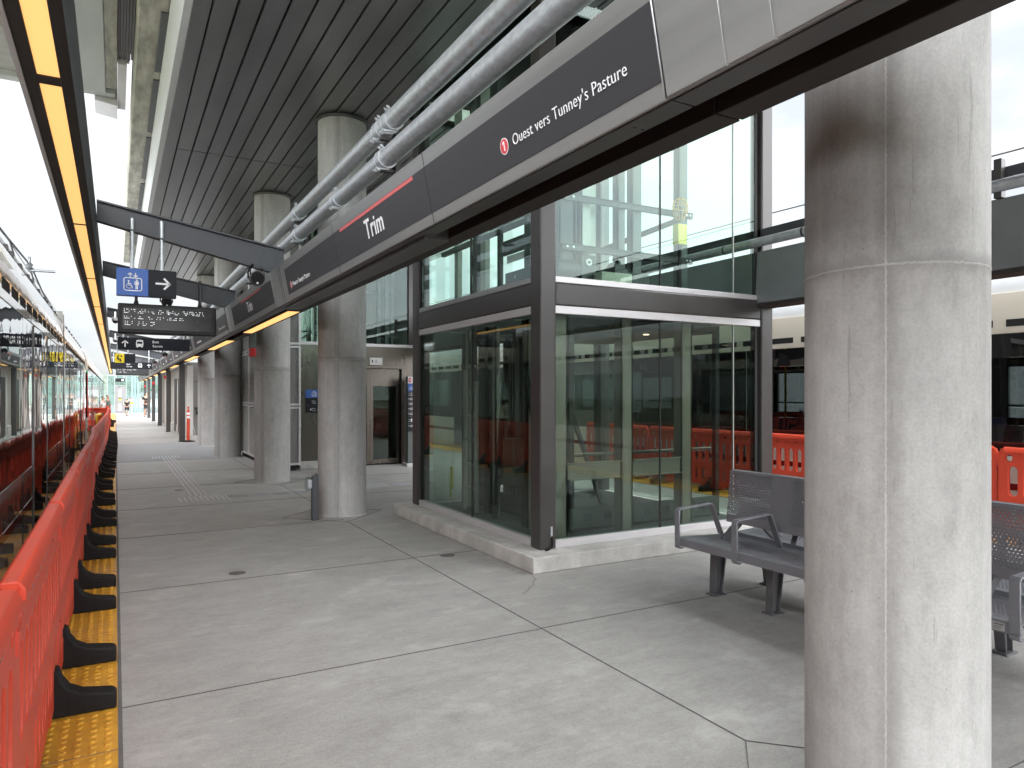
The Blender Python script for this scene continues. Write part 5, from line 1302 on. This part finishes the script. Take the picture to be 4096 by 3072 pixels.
# ================================================================ BENCHES (back to back)
def bench(label, legs):
    t = thing('platform_bench', (4.49, 3.10, 0), label, 'bench', 'perforated steel benches back to back')
    Y0, Y1 = 1.85, 4.345
    def perf(u0, u1, v0, v1, holes, rad=.0078):
        lp = [[(u0,v0),(u1,v0),(u1,v1),(u0,v1)]]
        for (a, b, c, d) in holes:
            j = 0; v = c
            while v < d:
                u = a+(.011 if j % 2 else 0)
                while u < b:
                    lp.append([(u+rad*math.cos(k*math.pi/3), v+rad*math.sin(k*math.pi/3)) for k in range(6)]); u += .0225
                v += .0205; j += 1
        return curve_mesh(lp, .002)
    L = [(1.85+.6225*i, 1.85+.6225*(i+1)) for i in range(4)]
    hb = [(a+.11, b-.09, .07, .40) for a, b in L]; hs = [(a+.09, b-.09, .08, .36) for a, b in L]
    vs, fs = perf(Y0+.09, Y1-.09, 0, .425, hb)
    A = Vector((4.405,0,.548)); V = Vector((.05,0,.425)).normalized(); Nn = Vector((-V.z,0,V.x))
    mb = MB(); mb.add([tuple(A+V*y+Nn*z+Vector((0,x,0))) for (x, y, z) in vs], fs)
    e = [A+V*.40, A+V*.425]
    mb.prism([((A+V*.4255).x-.003,(A+V*.4255).z-.004),((A+V*.4255).x+.030,(A+V*.4255).z+.002),((A+V*.4255).x+.030,(A+V*.4255).z-.02),((A+V*.4255).x-.003,(A+V*.4255).z-.02)], 'y', Y0+.09, Y1-.09)
    mb.build('backrest', 'bench', t)
    vs, fs = perf(Y0, Y1, 0, .44, hs, .0068)
    mb = MB(); mb.add([(3.965+y, x, .450-y*.055+z) for (x, y, z) in vs], fs)
    mb.prism([(3.962,.452),(3.945,.447),(3.940,.437),(3.940,.385),(3.952,.385),(3.952,.435),(3.966,.446)], 'y', Y0, Y1)
    mb.prism([(4.405,.423),(4.425,.44),(4.428,.36),(4.41,.36)], 'y', Y0, Y1)
    mb.build('seat', 'bench', t)
    for i in range(5):
        y = 1.85+.6225*i+(.025 if i == 0 else -.02 if i == 4 else 0)
        w_ = .027
        mb = MB(); out_ = [(3.925,.395),(3.925,.665),(3.945,.683),(4.285,.700),(4.305,.688),(4.415,.44),(4.400,.435),(4.290,.680),(4.275,.690),(3.947,.672),(3.937,.66),(3.937,.395)]
        n = len(out_)
        mb.prism(out_, 'y', y-w_, y+w_)
        mb.prism([(3.925,.394),(3.925,.372),(3.945,.36),(3.975,.36),(3.975,.372),(3.948,.374),(3.938,.384),(3.938,.394)], 'y', y-w_, y+w_)
        mb.build('armrest', 'bench', t, bevel=.004)
    for y in legs:
        x0 = 4.19
        mb = MB()
        for s in (-1, 1): mb.prism([(4.215+s*.062,.385),(4.215+s*.052,.385),(x0-.01+s*.032,.012),(x0-.01+s*.040,.012)], 'y', y-.032, y+.032)
        mb.prism([(4.268,.385),(4.162,.385),(x0-.04,.012),(x0+.02,.012)], 'y', y-.005, y+.005)
        lg = mb.build('leg', 'benchleg', t, bevel=.002)
        mb = MB(); mb.box(x0-.07, x0+.06, y-.05, y+.05, .0, .012)
        for sx in (-.05, .04):
            mb.lathe([(.012,.012),(.010,.02),(.004,.022)], (x0+sx, y-.03, 0), n=10)
        mb.build('foot_plate', 'benchleg', lg, bevel=.002)
    mb = MB(); mb.prism([(4.16,.37),(4.27,.37),(4.49,.55),(4.49,.60),(4.40,.56)], 'y', 4.14, 4.17); mb.prism([(4.16,.37),(4.27,.37),(4.49,.55),(4.49,.60),(4.40,.56)], 'y', 2.2, 2.23); mb.prism([(4.16,.37),(4.27,.37),(4.49,.55),(4.49,.60),(4.40,.56)], 'y', 3.2, 3.23)
    mb.box(4.15, 4.27, Y0+.02, Y1-.02, .372, .388); mb.build('support_frame', 'benchleg', t, bevel=.003)
    return t
bA = bench('grey perforated bench facing the left track, nearest arms beside the lift plinth', (4.15, 3.59, 2.62))
sp = Plane((3.9395, 0, 0), (0,-1,0), (0,0,1))
mb = MB(); sp.rect(mb, -1.985, .392, -1.925, .434, h=.001, t=.001); lb = mb.build('maker_label', 'label', bA)
mb = MB(); sp.text(mb, 'CANAAN', -1.98, .420, -1.932, .429, h=.0018); sp.rect(mb, -1.98, .411, -1.94, .413, h=.0018); sp.rect(mb, -1.98, .403, -1.945, .405, h=.0018); mb.build('label_print', 'black', lb)
bB = bench('grey bench back to back with the first, only its rear rim and legs showing', (2.05, 3.85, 2.9)); bB.rotation_euler = (0,0,math.pi)

# ================================================================ PEOPLE
def skin_part(name, m, parent, joints, edges, root=0, sub=1):
    """joints: (x, y, z, radius) in the person's own frame"""
    me = bpy.data.meshes.new(name); me.from_pydata([j[:3] for j in joints], edges, []); me.materials.append(M_[m])
    o = bpy.data.objects.new(name, me); col.objects.link(o); o.parent = parent
    sk = o.modifiers.new('skin', 'SKIN'); sk.use_smooth_shade = True
    for i, j in enumerate(joints):
        v = me.skin_vertices[0].data[i]; v.radius = (j[3], j[4] if len(j) > 4 else j[3]); v.use_root = (i == root)
    if sub: s_ = o.modifiers.new('sub', 'SUBSURF'); s_.levels = sub; s_.render_levels = sub
    return o
def person(loc, rz, label, h, shirt, shorts, hair, pose, bulk=1.0, legs_bare=True):
    t = thing('person', loc, label, 'person', None, rz); k = h/1.75; b = bulk
    S = lambda L: [(x*k, y*k, z*k, *[r*k for r in rr]) for (x, y, z, *rr) in L]
    # front of the figure is -y
    la, ra = pose['arms']; st = pose.get('stride', 0)
    J = [(0,0,.95,.11*b,.09*b), (0,0,1.15,.12*b,.09*b), (0,0,1.38,.13*b,.085*b), (0,0,1.50,.05,.05), (0,-.01,1.60,.072,.085), (0,-.015,1.68,.068,.08),
         (-.165*b,0,1.41,.055), la[0]+(.042,), la[1]+(.032,), la[2]+(.038,.02),
         (.165*b,0,1.41,.055), ra[0]+(.042,), ra[1]+(.032,), ra[2]+(.038,.02),
         (-.09,0,.88,.09*b), (-.10,-st*.15,.50,.058), (-.10,st*.25-.0,.10,.040), (-.10,st*.25-.10,.04,.04,.03),
         (.09,0,.88,.09*b), (.10,st*.12,.50,.058), (.10,-st*.22,.10,.040), (.10,-st*.22-.10,.04,.04,.03)]
    E_ = [(0,1),(1,2),(2,3),(3,4),(4,5),(2,6),(6,7),(7,8),(8,9),(2,10),(10,11),(11,12),(12,13),(0,14),(14,15),(15,16),(16,17),(0,18),(18,19),(19,20),(20,21)]
    skin_part('body', 'skin', t, S(J), E_)
    mid = lambda p, q, f: tuple(p[i]+(q[i]-p[i])*f for i in range(3))
    sh = [(0,0,.90,.145*b,.12*b), (0,0,1.15,.15*b,.12*b), (0,0,1.38,.15*b,.105*b), (0,0,1.47,.08,.07), (-.16*b,0,1.40,.062), mid((-.165*b,0,1.41), la[0], .8)+(.065,), (.16*b,0,1.40,.062), mid((.165*b,0,1.41), ra[0], .8)+(.065,)]
    skin_part('shirt', shirt, t, S(sh), [(0,1),(1,2),(2,3),(2,4),(4,5),(2,6),(6,7)])
    q = .46 if legs_bare else .12
    so = [(0,0,.97,.14*b,.115*b), (-.09,0,.86,.105*b), mid((-.09,0,.88),(-.10,-st*.15,.50),.9 if legs_bare else 1)+(.09,), (.09,0,.86,.105*b), mid((.09,0,.88),(.10,st*.12,.50),.9 if legs_bare else 1)+(.09,)]
    ee = [(0,1),(1,2),(0,3),(3,4)]
    if not legs_bare:
        so += [(-.10,st*.25,.12,.065), (.10,-st*.22,.12,.065)]; ee += [(2,5),(4,6)]
    skin_part('shorts' if legs_bare else 'trousers', shorts, t, S(so), ee)
    if hair:
        skin_part('hair', hair, t, S([(0,.012,1.70,.072,.075), (0,.035,1.66,.07,.06), (0,.04,1.60,.055,.05)]), [(0,1),(1,2)])
    for s, yy in ((-1, st*.25), (1, -st*.22)):
        skin_part('shoe', 'cloth_black', t, S([(s*.10,yy+.03,.045,.048,.045), (s*.10,yy-.12,.035,.045,.035)]), [(0,1)])
    if pose.get('phone'):
        mb = MB(); p = [c*k for c in pose['phone']]
        me = mb.box(p[0]-.035, p[0]+.035, p[1]-.01, p[1]+.01, p[2]-.06, p[2]+.06)
        o = mb.build('phone', 'black', None); o.parent = t
    return t
hang = [(-.24,.02,1.15), (-.25,-.03,.92), (-.25,-.05,.82)]; hangr = [(.24,.02,1.15), (.25,-.03,.92), (.25,-.05,.82)]
person((.73, 58.2, 0), R(170), 'boy in black t-shirt and shorts walking away towards the end door', 1.26, 'cloth_black', 'cloth_black', 'hair', dict(arms=(hang, [(.25,.08,1.16),(.26,.02,.95),(.26,0,.86)]), stride=.9))
person((1.90, 55.9, 0), R(-8), 'man in black t-shirt and grey shorts holding a phone, half behind a post', 1.72, 'cloth_black', 'cloth_grey', None,
       dict(arms=([(-.26,.03,1.16),(-.10,-.24,1.10),(-.03,-.28,1.14)], [(.27,.03,1.16),(.10,-.24,1.10),(.03,-.27,1.13)]), phone=(.0,-.30,1.17)), 1.18)
person((-.33, 40.6, 0), R(70), 'person in grey green top standing behind the far red barriers by the train', 1.58, 'cloth_green', 'cloth_red', 'hair', dict(arms=(hang, hangr)), 1.0, False)
person((-.52, 39.2, 0), R(60), 'person in white top at the far train side behind the barriers', 1.52, 'cloth_white', 'cloth_grey', 'hair', dict(arms=(hang, hangr)), 1.0, False)

# ================================================================ END OF THE PLATFORM
t = thing('end_screen', (1.5, 65.4, 0), 'pale glass screen closing the far end of the platform', 'screen')
mb = MB()
for x in (-.55, -.06, .78, 1.75, 2.7, 3.7): mb.box(x-.02, x+.02, 65.36, 65.42, 0, 3.05)
mb.box(-.55, 3.7, 65.36, 65.42, 3.05, 3.10); mb.box(.80, 3.7, 65.35, 65.43, 0, .06); mb.box(-.04, .76, 65.36, 65.42, 2.26, 2.30); mb.build('frame', 'pole', t)
for (a, b, z) in ((-.53, -.08, 0), (-.04, .76, 2.30), (.80, 1.73, .06), (1.77, 2.68, .06), (2.72, 3.68, .06)):
    mb = MB(); mb.box(a, b, 65.385, 65.397, z, 3.05); mb.build('glass_pane', 'gl_far', t)
mb = MB(); mb.box(-.02, .74, 65.35, 65.40, .02, 2.2)
d = mb.build('door', 'doorgrey', t, bevel=.004)
for (a, b) in ((1.33, 1.91), (.25, .83)):
    mb = MB(); mb.box(.25, .40, 65.343, 65.349, a, b); mb.build('door_window', 'white', d)
mb = MB(); mb.box(.25, .40, 65.34, 65.349, 1.2, 1.32); mb.build('door_notice', 'signdark', d)
mb = MB(); mb.box(.25, .40, 65.34, 65.349, 1.07, 1.195); mb.build('door_warning', 'signyel', d)
mb = MB(); mb.box(.53, .59, 65.30, 65.349, .68, 1.0); mb.build('handle', 'galv', d)
t = thing('notice_stand', (1.15, 64.6, 0), 'thin stand with a red and white notice before the end screen', 'sign')
mb = MB(); mb.lathe([(.14,0),(.14,.02),(.02,.05)], (1.16,64.6,0)); mb.tube((1.16,64.6,.03),(1.16,64.6,1.1), .015, 8); mb.build('stand', 'alu', t)
mb = MB(); mb.box(.90, 1.24, 64.57, 64.59, 1.06, 1.24); mb.build('notice', 'white', t)
mb = MB(); mb.box(.905, 1.235, 64.562, 64.569, 1.16, 1.235); mb.box(.905, 1.235, 64.562, 64.569, 1.065, 1.10); mb.build('red_bands', 'signred', t)
mb = MB(); mb.box(1.06, 1.24, 64.57, 64.59, .78, .95); mb.build('yellow_notice', 'signyel', t)
# poles of the overhead line beyond the screen
for k, (x, y, h) in enumerate(((1.75, 96, 6.4), (2.9, 118, 6.4), (3.2, 150, 7), (6.6, 108, 6.4), (-4.6, 110, 7))):
    t = thing('catenary_pole', (x, y, -1.3), ['left grey pole seen through the end screen', 'middle grey pole through the end screen', 'thin grey pole deep behind the end screen', 'right grey pole through the end screen', 'grey pole left of the far train'][k], 'pole', 'overhead line poles past the platform end')
    mb = MB(); mb.tube((x,y,-1.3),(x,y,h-1.3), .17, 10, .12); mb.build('mast', 'pole', t)
    mb = MB(); mb.tube((x,y,h-1.8),(x-2.6 if x > 0 else x+2.6,y,h-2.0), .04, 6); mb.tube((x,y,h-2.6),(x-2.2 if x > 0 else x+2.2,y,h-2.1), .03, 6); mb.build('arm', 'pole', t)
def wire(pts, r, label): 
    t = thing('overhead_wire', pts[0], label, 'wire', 'overhead line wires'); mb = MB(); mb.path(pts, r, 6); mb.build('wire', 'dsteel', t)
wire([(10.3,-3,4.78),(10.3,5,4.795),(10.3,9,4.85),(10.3,30,5.0),(10.3,90,4.6)], .011, 'thin overhead wire over the right train, crossing behind the near column')
wire([(-2.05,14,5.0),(-2.05,60,4.7),(-2.0,110,4.9),(-1.2,170,4.8)], .012, 'overhead wire above the left train')
wire([(-.5,80,3.9),(2.0,120,4.1),(4.5,170,4.4)], .015, 'overhead wire curving away beyond the end screen')
t = thing('retaining_wall', (14.2, 10, -1.3), 'grey concrete block wall seen through the right train windows', 'wall')
mb = MB()
for k in range(5):
    for j in range(14): mb.box(14.0, 14.4, -12+j*3.6+(k % 2)*1.2, -12+(j+1)*3.6-.03+(k % 2)*1.2, -1.3+k*.9, -1.3+(k+1)*.9-.03)
mb.build('blocks', 'conc_wall', t, bevel=.02)
mb = MB(); mb.box(14.05, 14.35, -12, 39, -1.3, 3.15); mb.build('core', 'black', t)
# tracks and low land beyond
mb = MB()
for o_ in (-.72, .72):
    pts = [(5+o_+.0006*(y-66)**2*.5+ (66-66), y) for y in range(66, 260, 8)]
    for a, b in zip(pts, pts[1:]): mb.tube((a[0],a[1],-1.15),(b[0],b[1],-1.15), .05, 6)
struct('far_rails', mb, 'rail')
mb = MB(); nx = 60
vs = []; fs = []
for j, (y, hb) in enumerate(((180, -1.5), (260, 1.5), (380, 6), (620, 17), (900, 20))):
    for i in range(nx+1):
        x = -420+i*14; vs.append((x, y+8*math.sin(i*.7+j), hb+(1.2+j*.9)*math.sin(i*.55+j*2)+random.uniform(-.4,.4)*j))
for j in range(4):
    for i in range(nx): fs.append((j*(nx+1)+i, j*(nx+1)+i+1, (j+1)*(nx+1)+i+1, (j+1)*(nx+1)+i))
mb.add(vs, fs); struct('hills', mb, 'hill')
def leafball(mb, c, r, n, rnd):
    for _ in range(n):
        u = Vector((rnd.gauss(0,1), rnd.gauss(0,1), rnd.gauss(0,1))).normalized()*r*(rnd.random()**.4)
        p = Vector(c)+Vector((u.x, u.y, u.z*.9)); a = Vector((rnd.gauss(0,1),rnd.gauss(0,1),rnd.gauss(0,1))).normalized(); b = a.orthogonal().normalized(); s = r*rnd.uniform(.10,.2)
        mb.add([p+a*s, p+b*s*.7, p-a*s, p-b*s*.7], [(0,1,2,3)])
rnd = random.Random(5)
for k, (x, y, h, lab) in enumerate(((-9, 170, 6, 'hazy green tree left of the far train end'), (-5.5, 190, 5, 'second hazy tree left of the grey end door'), (4.5, 175, 5.5, 'hazy tree through the middle of the end screen'), (8.5, 185, 6, 'hazy tree through the right of the end screen'), (0.5, 210, 6.5, 'hazy tree behind the grey end door'))):
    t = thing('tree', (x, y, -1.4), lab, 'tree', 'distant trees past the platform end')
    mb = MB(); mb.tube((x,y,-1.6),(x,y,-1.4+h*.5), .22, 8, .1); mb.build('trunk', 'bark', t)
    mb = MB()
    for q in range(6): leafball(mb, (x+rnd.uniform(-1.6,1.6), y+rnd.uniform(-1.5,1.5), -1.4+h*rnd.uniform(.45,.95)), h*.22, 90, rnd)
    mb.build('crown', 'leaf', t, smooth=False, fix=False)
for k, (x, y, w_, lab) in enumerate(((-6.5, 150, 5, 'pale low house roof left of the far train'), (6.0, 165, 6, 'pale low shed beyond the end screen'))):
    t = thing('house', (x, y, -1.4), lab, 'house', 'low houses in the distance')
    mb = MB(); mb.box(x-w_/2, x+w_/2, y, y+6, -1.6, .9); mb.build('wall', 'panelpale', t)
    mb = MB(); mb.prism([(x-w_/2-.3,.9),(x+w_/2+.3,.9),(x,2.4)], 'y', y-.3, y+6.3); mb.build('roof', 'panelgrey', t)
# hairline crack running from the plinth corner
mb = MB(); pts = [(3.19,5.34),(3.17,5.25),(3.10,5.18),(3.06,5.10),(2.98,5.04),(2.92,4.97),(2.85,4.92)]
for a, b in zip(pts, pts[1:]):
    d = (Vector(b)-Vector(a)).normalized(); e = Vector((-d.y,d.x))*.006
    mb.prism([(a[0]-e.x,a[1]-e.y),(b[0]-e.x,b[1]-e.y),(b[0]+e.x,b[1]+e.y),(a[0]+e.x,a[1]+e.y)], 'z', .001, .0035)
struct('floor_crack', mb, mat('crack_sealant', (.27,.255,.235), .8))
